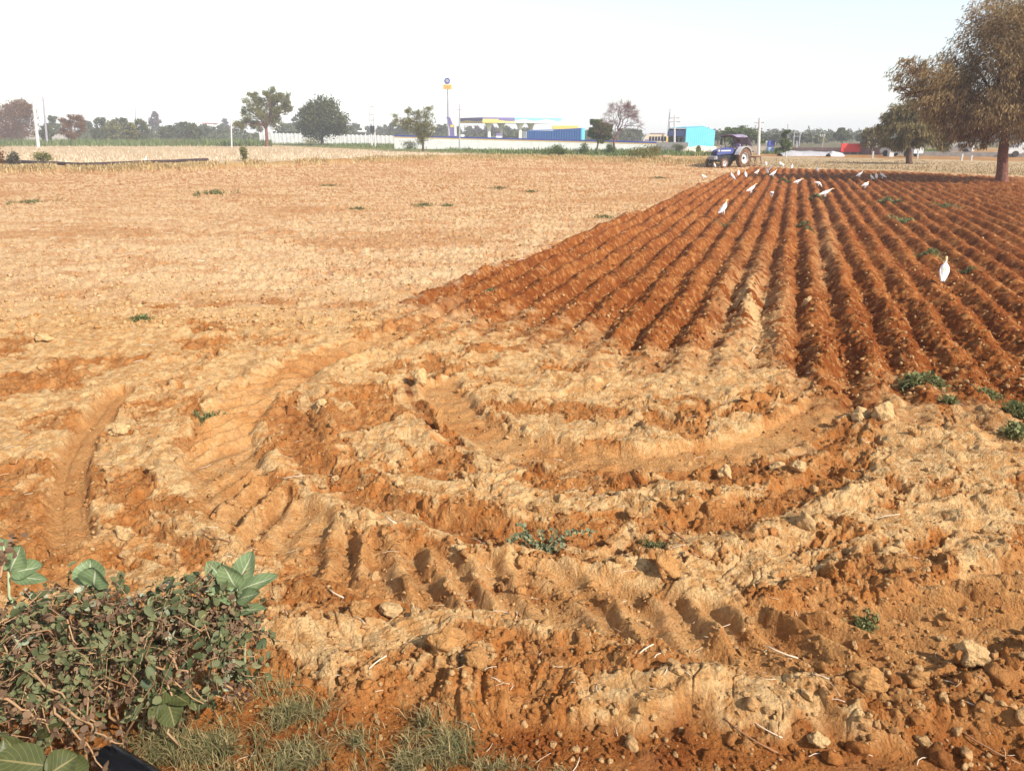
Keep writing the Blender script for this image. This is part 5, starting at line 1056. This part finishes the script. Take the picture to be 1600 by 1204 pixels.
wall_run('low_wall', 'low pale wall behind the leaning poles at the far left', 'wall', (34, 209.5, 215), (104, 209.5, 215), GREYW, .25)
# fuel station canopy
Cc = at(754, 183.5, 200); ZT = Cc.z; u, v = Vector((.85, .527, 0)), Vector((-.527, .85, 0)); LU, LV, DZ = 24.0, 12.0, 1.25
fs_ = thing('fuel_canopy', 'fuel station canopy on flared white columns with purple, yellow and turquoise fascia', 'canopy', (Cc.x, Cc.y, 0))
def cbox(mb, u0, u1, v0, v1, z0, z1):
    vs = [u*a+v*b+Vector((0, 0, z)) for z in (z0, z1) for b in (v0, v1) for a in (u0, u1)]; mb.add(vs, [(0, 2, 3, 1), (4, 5, 7, 6), (0, 1, 5, 4), (2, 6, 7, 3), (0, 4, 6, 2), (1, 3, 7, 5)])
mb = MB(); cbox(mb, 0, LU, 0, LV, ZT-DZ, ZT-.05); mb.build('roof', PLAST, fs_)
def wavy(mb, u0, u1, f0, f1, off=-.06, side=False):
    n = 20; d, e = (v, u) if side else (u, v)
    for i in range(n):
        a, b = u0+(u1-u0)*i/n, u0+(u1-u0)*(i+1)/n; q = [d*a+e*off+Vector((0, 0, f0(a))), d*b+e*off+Vector((0, 0, f0(b))), d*b+e*off+Vector((0, 0, f1(b))), d*a+e*off+Vector((0, 0, f1(a)))]
        mb.add(q+[p-e*off*.9 for p in q], [(0, 1, 2, 3), (7, 6, 5, 4), (0, 4, 5, 1), (2, 6, 7, 3), (1, 5, 6, 2), (3, 7, 4, 0)])
zt, zb_ = ZT+.0, ZT-DZ
wv = lambda a: ZT-.55-.18*math.sin(a*.9)
mb = MB(); wavy(mb, 0, 4.6, lambda a: ZT-.35, lambda a: zt); wavy(mb, 4.6, 9.4, lambda a: ZT-.75-.1*math.sin(a), lambda a: zt); wavy(mb, 0, LV, lambda a: ZT-.75-.15*math.sin(a*.6), lambda a: zt, side=True); mb.build('fascia', PURP, fs_)
mb = MB(); wavy(mb, 0, 4.6, lambda a: zb_, lambda a: ZT-.36); wavy(mb, 4.6, 9.4, lambda a: zb_+.1, lambda a: ZT-.78-.1*math.sin(a)); wavy(mb, 0, LV, lambda a: zb_+.05, lambda a: ZT-.80-.15*math.sin(a*.6), side=True); mb.build('fascia', YEL, fs_)
mb = MB(); wavy(mb, 9.4, LU, wv, lambda a: zt); mb.build('fascia', TURQ, fs_)
for a, b in ((3.5, 3), (10.2, 8), (12.6, 2.6), (19.5, 8)):
    p = u*a+v*b; mb = MB(); mb.lathe([(.42, -.1), (.42, ZT-DZ-2.2), (.5, ZT-DZ-1.4), (.75, ZT-DZ-.6), (1.15, ZT-DZ-.02)], 12, Matrix.Translation(p) @ Matrix.Rotation(.55, 4, 'Z')); mb.build('column', PLAST, fs_, True)
def cabinet(name, lab, cat, px, Y, wm, hm, dm, m, head=None, rz=.3):
    p = gat(px, Y); root = thing(name, lab, cat, (p.x, Y, 0), rz); mb = MB(); mb.box((0, 0, hm*.36), (wm, dm, hm*.72), bev=.03); mb.box((0, 0, .06), (wm*1.2, dm*1.2, .12)); mb.build('cabinet', m, root)
    mb = MB(); mb.box((0, 0, hm*.87), (wm*1.06, dm*1.06, hm*.26), bev=.04); mb.build('head', head or m, root); return root
cabinet('fuel_pump', 'dark purple fuel pump under the canopy between two columns', 'fuel pump', 779, 206, 1.5, 2.3, .8, PLAST, PURP)
cabinet('fuel_pump', 'white fuel pump standing left of the purple one', 'fuel pump', 771, 208, 1.3, 1.7, .8, PLAST)
cabinet('fuel_pump', 'white fuel pump left of the canopy beside the sign block', 'fuel pump', 723, 205, 1.1, 2.0, .8, PLAST)
# pylon sign
Y = 196; k = mpp(Y); b0 = gat(701.5, Y); pz = lambda py: at(701, py, Y).z
sg = thing('pylon_sign', 'tall fuel station sign with a blue disc over a yellow panel on a thin pole', 'sign', (b0.x, Y, 0))
mb = MB(); mb.tube([(0, 0, -.1), (0, 0, pz(140))], [.32, .22], 10); mb.build('pole', SHEET, sg, True, 40)
mb = MB(); mb.box((0, -.05, (pz(121)+pz(132.2))/2), (15*k, .5, pz(121)-pz(132.2)), bev=.08); mb.build('emblem_panel', PLAST, sg)
rr = 4.4*k; Md = Matrix.Translation((0, -.33, pz(126.6))) @ Matrix.Rotation(R(90), 4, 'X')
mb = MB(); mb.lathe([(0, .0), (rr, .0), (rr, .06), (rr*.62, .06), (rr*.62, .03), (0, .03)], 28, Md); em = mb.build('emblem', NBLUE, sg)
mb = MB(); mb.lathe([(rr*.15, .05), (rr*.52, .05), (rr*.52, .08), (rr*.15, .08)], 20, Md, True); mb.box((0, -.42, pz(126.6)-.05), (rr*.5, .04, rr*.22)); mb.build('emblem_ring', SHEET, em)
mb = MB(); mb.box((0, -.05, (pz(132.6)+pz(139.8))/2), (14*k, .5, pz(132.6)-pz(139.8)), bev=.06); yp = mb.build('name_panel', YEL, sg)
ORG = mat('orange_paint', (.62, .24, .05), .6)
for q in range(3): mb = MB(); mb.box((0, -.32, pz(134.4+q*1.7)), (11*k*(1-.1*q), .05, .12)); mb.build('lettering_stripe', ORG, yp)
Y = 192; b0 = gat(708, Y); k = mpp(Y); mo = thing('sign_block', 'curved purple and white monolith sign beside the tall pylon', 'sign', (b0.x, Y, 0))
mb = MB(); hh_ = at(708, 183, Y).z
for q in range(12):
    t0, t1 = q/12, (q+1)/12; xo = lambda t: -1.1*max(0, t-.45)**1.6*2; wdt = lambda t: .62-.28*max(0, t-.6); mb.add([(xo(t0)-wdt(t0)-.1, -.3, t0*hh_), (xo(t0)+wdt(t0)*.6-.1, -.3, t0*hh_), (xo(t1)+wdt(t1)*.6-.1, -.3, t1*hh_), (xo(t1)-wdt(t1)-.1, -.3, t1*hh_), (xo(t0)-wdt(t0)-.1, .3, t0*hh_), (xo(t0)+wdt(t0)*.6-.1, .3, t0*hh_), (xo(t1)+wdt(t1)*.6-.1, .3, t1*hh_), (xo(t1)-wdt(t1)-.1, .3, t1*hh_)], [(0, 1, 2, 3), (7, 6, 5, 4), (0, 3, 7, 4), (1, 5, 6, 2), (3, 2, 6, 7)])
mb.build('fin', PURP, mo); mb = MB(); mb.box((.62, 0, hh_*.36), (.45, .5, hh_*.72), bev=.03); mb.build('white_fin', PLAST, mo); mb = MB(); mb.box((-.15, -.33, hh_*.66), (.8, .06, .55)); mb.build('yellow_band', YEL, mo); mb = MB(); mb.box((0, -.2, .9), (2.1, 1.0, 1.8), bev=.03); mb.build('plinth', PURP, mo)
# corrugated sheds
def corr(mb, A, B, z0, z1, pitch=.5, amp=.06):
    A, B = Vector(A), Vector(B); d = B-A; L_ = d.length; d.normalize(); n = Vector((d.y, -d.x, 0)); N = int(L_/pitch)*2; base = []
    for i in range(N+1):
        t = i/N; q = A+d*(L_*t)+n*(amp if i % 2 else 0); base.append((q, t))
    z = lambda f, t: f[0]+(f[1]-f[0])*t
    vs = [p for q, t in base for p in (q+Vector((0, 0, z(z0, t))), q+Vector((0, 0, z(z1, t))), q-n*.12+Vector((0, 0, z(z0, t))), q-n*.12+Vector((0, 0, z(z1, t))))]
    fs = []
    for i in range(N): a, b = i*4, i*4+4; fs += [(a, b, b+1, a+1), (a+2, a+3, b+3, b+2), (a+1, b+1, b+3, a+3)]
    fs += [(0, 1, 3, 2), (N*4, N*4+2, N*4+3, N*4+1)]; mb.add(vs, fs)
Y = 152; A, B, D = at(823, 205, Y), at(909, 200.5, 146), at(865, 203.5, 149); org = Vector((A.x, A.y, 0)); sh = thing('blue_shed', 'bright blue corrugated shed behind the station wall', 'shed', org)
mb = MB(); corr(mb, (0, 0, 0), Vector((D.x, D.y, 0))-org, (0, 0), (A.z, at(865, 204.2, 149).z)); corr(mb, Vector((D.x+.02, D.y, 0))-org, Vector((B.x, B.y, 0))-org, (0, 0), (at(865, 202.8, 149).z, B.z)); mb.build('front_wall', SHEDB, sh)
E = at(914, 201, 152); mb = MB(); corr(mb, Vector((B.x, B.y, 0))-org, Vector((E.x, E.y, 0))-org, (0, 0), (B.z, E.z)); mb.build('end_wall', CYAN, sh)
mb = MB(); q = [Vector((A.x, A.y, A.z-.05))-org, Vector((B.x, B.y, B.z-.05))-org, Vector((E.x, E.y, E.z-.05))-org, Vector((A.x+1, A.y+7, A.z+.1))-org]; mb.add(q+[p+Vector((0, 0, .09)) for p in q], [(3, 2, 1, 0), (4, 5, 6, 7), (0, 1, 5, 4), (1, 2, 6, 5), (2, 3, 7, 6), (3, 0, 4, 7)]); mb.build('roof', SHEDB, sh)
W1 = at(816, 205.5, 154); mb = MB(); slab(mb, (W1.x-org.x, W1.y-org.y), (-.03, .03), 0, W1.z, 0, A.z-.05, .12); mb.build('white_door', PLAST, sh)
p = gat(884, 170); k = mpp(170); of = thing('station_office', 'white station office with a yellow roof board behind the blue shed', 'building', (p.x, 170, 0)); zz = at(884, 196.5, 170).z; mb = MB(); mb.box((0, 2, (zz-.9)/2), (37*k, 5, zz-.9)); mb.build('walls', PLAST, of); mb = MB(); mb.box((-.2, -.6, zz-.35), (40*k, .35, .7), bev=.04); mb.build('roof_board', YEL, of); mb = MB(); mb.box((1.2, 0, zz+.25), (.5, .5, .5)); mb.build('roof_tank', PLAST, of)
for q in (-1.5, 0.2, 1.8): mb = MB(); mb.box((q, -.52, 2.0), (1.1, .06, 1.1)); mb.build('window', GLASS, of)
# cyan shed with a gable, open shop side with a blue board
A, B, D = at(1072.5, 200.5, 118), at(1117.5, 205, 121.5), at(1045, 203, 131); org = Vector((A.x, A.y, 0)); a, b, d = Vector((0, 0, 0)), Vector((B.x, B.y, 0))-org, Vector((D.x, D.y, 0))-org; c = b+d; zr = at(1097, 198, 119.5).z; za, zb2 = A.z, B.z
cs = thing('cyan_shed', 'cyan sheet-metal shed with a gable front and an open shop side', 'shed', org)
mb = MB(); corr(mb, a, b*.55, (.0, .0), (za, zr), .42); corr(mb, b*.55+b.normalized()*.01, b, (0, 0), (zr, zb2), .42); mb.build('gable_wall', CYAN, cs)
mb = MB(); m1, m2 = b*.55, b*.55+d
for q in ([a+Vector((0, 0, za)), m1+Vector((0, 0, zr)), m2+Vector((0, 0, zr)), d+Vector((0, 0, za))], [m1+Vector((0, 0, zr)), b+Vector((0, 0, zb2)), c+Vector((0, 0, zb2)), m2+Vector((0, 0, zr))]): q = [p+Vector((0, 0, .03)) for p in q]; mb.add(q+[p+Vector((0, 0, .08)) for p in q], [(3, 2, 1, 0), (4, 5, 6, 7), (0, 1, 5, 4), (1, 2, 6, 5), (2, 3, 7, 6), (3, 0, 4, 7)])
mb.build('roof', CYAN, cs)
mb = MB(); slab(mb, b+d*.02, c, 0, zb2, 0, zb2, .1); slab(mb, d, c, 0, za, 0, za, .1); mb.build('rear_walls', GREYW, cs)
nrm = Vector((d.y, -d.x, 0)).normalized()*-1
mb = MB(); o_ = nrm*.12; slab(mb, a+d*.02+o_, d+o_, za-1.15, za-.25, za-1.15, za-.25, .12); mb.build('shop_board', NBLUE, cs)
for q in (.03, .34, .66, .98): p = a+d*q; mb = MB(); mb.tube([(p.x, p.y, -.1), (p.x, p.y, za-.05)], .10, 8); mb.build('post', SHEET, cs, True)
mb = MB(); inner = b*.25; slab(mb, a+inner, d+inner, 0, za-.3, 0, za-.3, .1); mb.build('inner_wall', MAUVE, cs)
r_ = np.random.default_rng(2)
mb = MB()
for q in range(26): p = a+d*r_.uniform(.06, .94)+b*r_.uniform(.06, .2); mb.box((p.x, p.y, r_.choice([.5, 1.1, 1.7])+.15), (r_.uniform(.2, .6), .3, r_.uniform(.2, .45)), .5)
mb.build('shelf_goods', SHEET, cs); mb = MB()
for z in (.5, 1.1, 1.7): slab(mb, a+d*.03+b*.13, d*.97+b*.13, z-.03, z, z-.03, z, .5)
mb.build('shelves', GREY, cs)
def heap(name, lab, cat, pts, Y, dm, m, seed):
    k = mpp(Y); x0 = gat(pts[0][0], Y).x; n = 60; xs = np.array([gat(p[0], Y).x for p in pts])-x0; zs = np.array([at(p[0], p[1], Y).z for p in pts]); X = np.linspace(xs[0], xs[-1], n); nv = 12; V, Q = [], []; r = np.random.default_rng(seed); s = r.random()*30
    Z = np.interp(X, xs, zs)
    for j in range(nv):
        t = -1+2*j/(nv-1); prof = max(0, 1-abs(t)**2.2)
        wob = fbm(X*1.2+s, X*0+j*.7, 1.2, 3, 2); V += [(x_, t*dm, max(-.1, z_*prof*(1+.10*w_)-.05*(abs(t) > .98))) for x_, z_, w_ in zip(X, Z, wob)]
    for j in range(nv-1):
        for i in range(n-1): q = j*n+i; Q.append((q, q+1, q+n+1, q+n))
    o = mesh_np(name, V, Q, m, None, True); o.location = (x0, Y, 0); return tag(o, lab, cat)
heap('sand_heap', 'pale sand heap under the gable of the cyan shed', 'heap', [(1064, 236), (1072, 230), (1084, 229), (1092, 227), (1105, 229), (1118, 229), (1126, 236)], 107, 1.6, SAND, 1)
heap('sheeting_row', 'long low row of pale grey sheeting left of the red board', 'sheeting', [(1218, 240), (1226, 238), (1235, 235), (1250, 236.5), (1268, 236), (1285, 237.5), (1297, 237), (1314, 239)], 88, 1.2, SHEET, 2)
heap('white_tarp', 'small white tarpaulin heap at the right end of the pale sheeting', 'tarpaulin', [(1294, 240), (1298, 236.5), (1306, 237), (1312, 238), (1315, 241)], 86, .8, OFFW, 3)
# boards, kiosk, bus, cars
A, B = at(1315, 224.5, 93), at(1346, 224.5, 93); rb = thing('red_board', 'plain red hoarding standing over the mauve wall', 'hoarding', (A.x, 93, 0)); w_ = B.x-A.x; zt_, zb_ = A.z, at(1315, 237.5, 93).z
mb = MB(); mb.box((w_/2, 0, (zt_+zb_)/2), (w_, .12, zt_-zb_), bev=.02); mb.build('panel', RED, rb); 
for q in (.1, .5, .9): mb = MB(); mb.box((w_*q, .14, zt_/2-.05), (.10, .10, zt_-.05)); mb.build('post', STEEL, rb)
Y = 98; p = gat(1203, Y); k = mpp(Y); ki = thing('kiosk', 'small pale blue kiosk under a dark blue board with a white post', 'kiosk', (p.x, Y, 0)); z1, z2, z3 = at(1203, 220, Y).z, at(1203, 229, Y).z, at(1203, 230.5, Y).z
mb = MB(); mb.box((0, 0, z3/2), (9*k, .7, z3), bev=.03); mb.build('counter', mat('pale_blue', (.30, .45, .75), .6, vary=.1), ki); mb = MB(); mb.box((0, -.1, (z1+z2)/2), (10*k, .3, z1-z2), bev=.02); mb.box((-.2, -.27, z2+.12), (.3, .03, .1)); mb.build('board', NBLUE, ki); 
for qx, qr in ((-6.2*k, .09), (4.5*k, .05), (-4.3*k, .05)): mb = MB(); mb.tube([(qx, .1, -.1), (qx, .1, z1-.05)], qr, 8); mb.build('post', PLAST, ki, True)
Y = 140; A, B = gat(1003, Y), gat(1044, Y); w_ = B.x-A.x; zt_ = at(1020, 211.5, Y).z+.15; bu = thing('bus', 'beige bus with a dark window row parked behind the station wall', 'bus', ((A.x+B.x)/2, Y, 0)); hh_ = zt_
mb = MB(); prof = [(-w_/2, .4), (-w_/2, 1.35), (-w_/2+.22, hh_-.45), (-w_/2+.55, hh_-.08), (-w_/2+.9, hh_), (w_/2-.15, hh_), (w_/2, hh_-.15), (w_/2, .4)]; n = len(prof); mb.add([(x, s, z) for s in (-1.2, 1.2) for x, z in prof], [tuple(range(n)), tuple(range(n, 2*n))[::-1]]+[(i, i+n, (i+1) % n+n, (i+1) % n) for i in range(n)]); mb.build('body', BEIGE, bu)
for q in range(6): mb = MB(); mb.box((-w_/2+1.15+q*(w_-1.5)/6, -1.21, hh_-.72), ((w_-1.5)/6-.12, .05, .75), bev=.02); mb.build('window', GLASS, bu)
mb = MB(); mb.add([(-w_/2-.02, -1.1, 1.4), (-w_/2-.02, 1.1, 1.4), (-w_/2+.22, 1.1, hh_-.4), (-w_/2+.22, -1.1, hh_-.4), (-w_/2+.05, -1.1, 1.4), (-w_/2+.05, 1.1, 1.4), (-w_/2+.3, 1.1, hh_-.4), (-w_/2+.3, -1.1, hh_-.4)], [(0, 1, 2, 3), (7, 6, 5, 4), (0, 4, 5, 1), (1, 5, 6, 2), (2, 6, 7, 3), (3, 7, 4, 0)]); mb.build('windscreen', GLASS, bu); mb = MB(); mb.box((w_/2-.4, -1.22, hh_*.5), (.5, .05, hh_-.9)); mb.build('yellow_panel', YEL, bu); mb = MB(); mb.box((0, -1.21, 1.22), (w_*.9, .04, .16)); mb.build('blue_stripe', NBLUE, bu); mb = MB(); mb.box((.3, 0, hh_+.12), (w_*.5, 1.4, .2), bev=.04); mb.build('roof_rack', MAUVE, bu)
for q in (-w_/2+1.0, w_/2-1.2):
    for sy in (-1.05, 1.05): mb = MB(); mb.tube([(q, sy-.13, .45), (q, sy+.13, .45)], .45, 16); mb.build('wheel', TYRE, bu, True, 40)
def car(lab, px, Y, rz, m, L_=4.0, hgt=1.5, van=False):
    p = gat(px, Y); root = thing('parked_car', lab, 'car', (p.x, Y, 0), rz, 'vehicles parked beyond the right hand trees'); mb = MB()
    pr = [(-L_/2, .35), (-L_/2, .85), (-L_/2+.1, hgt-.1 if van else .95), (-L_/2+.5, hgt), (L_*.12, hgt), (L_*.27, .98), (L_/2-.1, .85), (L_/2, .65), (L_/2, .35)]; n = len(pr); mb.add([(x, s*(.82 if z < 1 else .66), z) for s in (-1, 1) for x, z in pr], [tuple(range(n)), tuple(range(n, 2*n))[::-1]]+[(i, i+n, (i+1) % n+n, (i+1) % n) for i in range(n)]); mb.build('body', m, root)
    for sy in (-1, 1):
        mb = MB(); mb.add([(-L_/2+.45, sy*.79, .98), (L_*.20, sy*.79, .98), (L_*.10, sy*.685, hgt-.1), (-L_/2+.6, sy*.685, hgt-.1), (-L_/2+.45, sy*.70, .98), (L_*.20, sy*.70, .98), (L_*.10, sy*.60, hgt-.1), (-L_/2+.6, sy*.60, hgt-.1)], [(0, 1, 2, 3), (7, 6, 5, 4), (0, 4, 5, 1), (1, 5, 6, 2), (2, 6, 7, 3), (3, 7, 4, 0)]); mb.build('window', GLASS, root)
        for q in (-L_*.31, L_*.31): mb = MB(); mb.tube([(q, sy*.84-.09, .32), (q, sy*.84+.09, .32)], .32, 14); mb.build('wheel', TYRE, root, True, 40)
car('white car seen under the drooping tree', 1407, 86, 2.1, OFFW); car('white car parked between the two right hand trees', 1494, 96, 2.5, OFFW, 3.4, 1.4); car('white car half out of frame right of the thick trunk', 1597, 84, 3.1, OFFW)
# houses far away
def house(lab, px, top, wpx, Y, roof=None):
    k = mpp(Y); p = at(px, top, Y); w_ = wpx*k; root = thing('house', lab, 'house', (p.x, Y, 0), .15); hgt = p.z; mb = MB(); mb.box((0, 0, hgt/2-.1), (w_, 8, hgt)); mb.build('walls', PLAST, root); mb = MB(); mb.box((0, 0, hgt+.02), (w_+.8, 8.8, .35)); mb.build('roof', roof or PLAST, root); mb = MB(); mb.box((w_*.2, 1, hgt+1.0), (w_*.3, 3, 1.8)); mb.build('stair_head', PLAST, root)
    for q in range(max(2, int(wpx/6))): mb = MB(); mb.box((-w_/2+(q+.5)*w_/max(2, int(wpx/6)), -4.02, hgt*.62), (1.2, .1, 1.3)); mb.build('window', GLASS, root)
house('white house with a red roof line in the far tree line at the left', 328, 193, 15, 380, PINK); house('white house left of the red roofed one', 305, 196, 14, 400); house('tiny white house beside the tall mauve tree', 240, 197, 9, 350); house('white house with windows behind the bare-trunked tree', 434, 201, 13, 300); house('small white house beyond the long panel wall', 566, 205, 9, 280); house('white block right of the thin pole near the canopy', 690, 203, 9, 330); 
# poles
def pole(lab, pxb, pxt, top, Y, r, arms=(), m=None, name='utility_pole', box=None, lean_y=0):
    b, t = gat(pxb, Y), at(pxt, top, Y); root = thing(name, lab, 'pole', (b.x, Y, 0)); mb = MB(); tp = Vector((t.x-b.x, lean_y, t.z)); mb.tube([(0, 0, -.2), tp*.5, tp], [r, r*.85, r*.6], 8); mb.build('shaft', m or CONC, root, True, 40)
    for py, wd in arms:
        q = at(pxt+(pxb-pxt)*(py-top)/(215-top), py, Y); q = Vector((q.x-b.x, 0, q.z)); mb = MB(); mb.box(q, (wd, .10, .10), .1); mb.build('crossarm', STEEL, root); 
        for s in (-.45, 0, .45): mb = MB(); mb.tube([q+Vector((s*wd, 0, .04)), q+Vector((s*wd, 0, .30))], [.05, .03], 6); mb.build('insulator', PLAST, root, True)
    return root
pole('pale leaning pole at the far left, nearest of the two', 60, 50, 140, 140, .28); pole('pole with crossarms right of the pale leaning one', 74, 67, 151, 165, .22, ((157, 1.9),), STEEL)
pole('thin far pole above the trees left of the tall mauve tree', 213, 211, 163, 300, .22, ((166, 2.2),), STEEL); pole('thin pale pole left of the spreading bare-trunked tree', 362, 360, 152, 140, .13, ((160, .8),)); pole('thin light pole between the pylon sign and the canopy', 718, 718, 163, 116, .12, ((171, .7),), SHEET)
pole('concrete pole with small arms by the cyan shed', 1054, 1054, 180, 114, .16, ((184.5, 1.4), (190.5, 1.6))); pole('tall thin yellowish mast left of the concrete pole', 1045, 1047, 170, 138, .12, (), SHEET, 'mast'); pole('grey mast just behind the yellowish one', 1042, 1046, 176, 160, .10, (), STEEL, 'mast')
pole('tall concrete pole standing behind the cultivator', 1185, 1187, 184, 92, .19, ((192, 1.1),)); pole('thin leaning pole between the hazy trees', 1284, 1288, 208, 130, .10, ((213, .8),), STEEL); pole('thin mast rising over the narrow green tree', 1231, 1231, 194, 150, .09, (), STEEL, 'mast'); pole('very thin far pylon above the dark umbrella tree', 1338, 1338, 206, 320, .14, ((211, 2.4), (216, 2.8)), STEEL, 'mast')
pole('short grey pole under the double pole', 1245, 1245, 220, 105, .09)
for lab, pxs, top, Y, bars, m in [('twin pole frame with a transformer in front of the panel wall', (581, 586.5), 166, 150, (167, 179, 188), CONC), ('far double pole with two crossbars', (1239, 1248), 206, 160, (207, 213), STEEL)]:
    bl, br = gat(pxs[0], Y), gat(pxs[1], Y); z = at(pxs[0], top, Y).z; w_ = br.x-bl.x; root = thing('twin_pole', lab, 'pole', ((bl.x+br.x)/2, Y, 0))
    for s in (-.5, .5): mb = MB(); mb.tube([(s*w_, 0, -.2), (s*w_, 0, z)], [.17, .11], 8); mb.build('shaft', m, root, True, 40)
    for b_ in bars: mb = MB(); mb.box((0, 0, at(pxs[0], b_, Y).z), (w_*1.4, .12, .12)); mb.build('crossarm', STEEL, root)
    if len(bars) > 2: mb = MB(); mb.box((0, -.1, at(584, 202, Y).z), (.8, .7, 1.2), bev=.05); mb.tube([(-.2, -.1, at(584, 197, Y).z), (-.2, -.1, at(584, 194, Y).z)], .06, 6); mb.build('transformer', METAL, root)
for lab, px, t_, b_ in [('short white post below the small leaning tree', 1363, 238, 247), ('white post right of the drooping tree trunk', 1433, 236, 248), ('white post between the two right hand trees', 1502, 242, 251), ('small white marker left of the thick trunk', 1517, 244, 251), ('pale pillar left of the parked white car', 1391, 236, 245), ('white peg in the weeds below the pale sheeting', 1228, 238, 246)]:
    x, y = G(px, b_); o = on(px, b_); k = mpp(y); hgt = (b_-t_)*k; wd = .5 if 'pillar' in lab else .14; mb = MB(); mb.box((0, 0, hgt/2-.03), (wd, wd, hgt+.06), bev=.02); mb.box((0, 0, hgt+.02), (wd*1.25, wd*1.25, .06), bev=.015); ob = mb.build('fence_post', OFFW); ob.location = o; tag(ob, lab, 'post', 'white posts along the far edge')

# ------------------------------------------------------------------ the air
mb = MB(); mb.box((0, 450, 12), (2400, 2400, 27)); hz = mb.build('haze', None or mat('haze', (1, 1, 1))); tag(hz, 'thin pale haze in the air over the fields', 'haze', kind='stuff')
hm = hz.data.materials[0]; n = hm.node_tree; n.links.clear(); vol = n.nodes.new('ShaderNodeVolumePrincipled'); vol.inputs['Color'].default_value = (.96, .97, 1.0, 1); vol.inputs['Density'].default_value = .0009; vol.inputs['Anisotropy'].default_value = -.1
n.links.new(vol.outputs[0], n.nodes['Material Output'].inputs['Volume'])
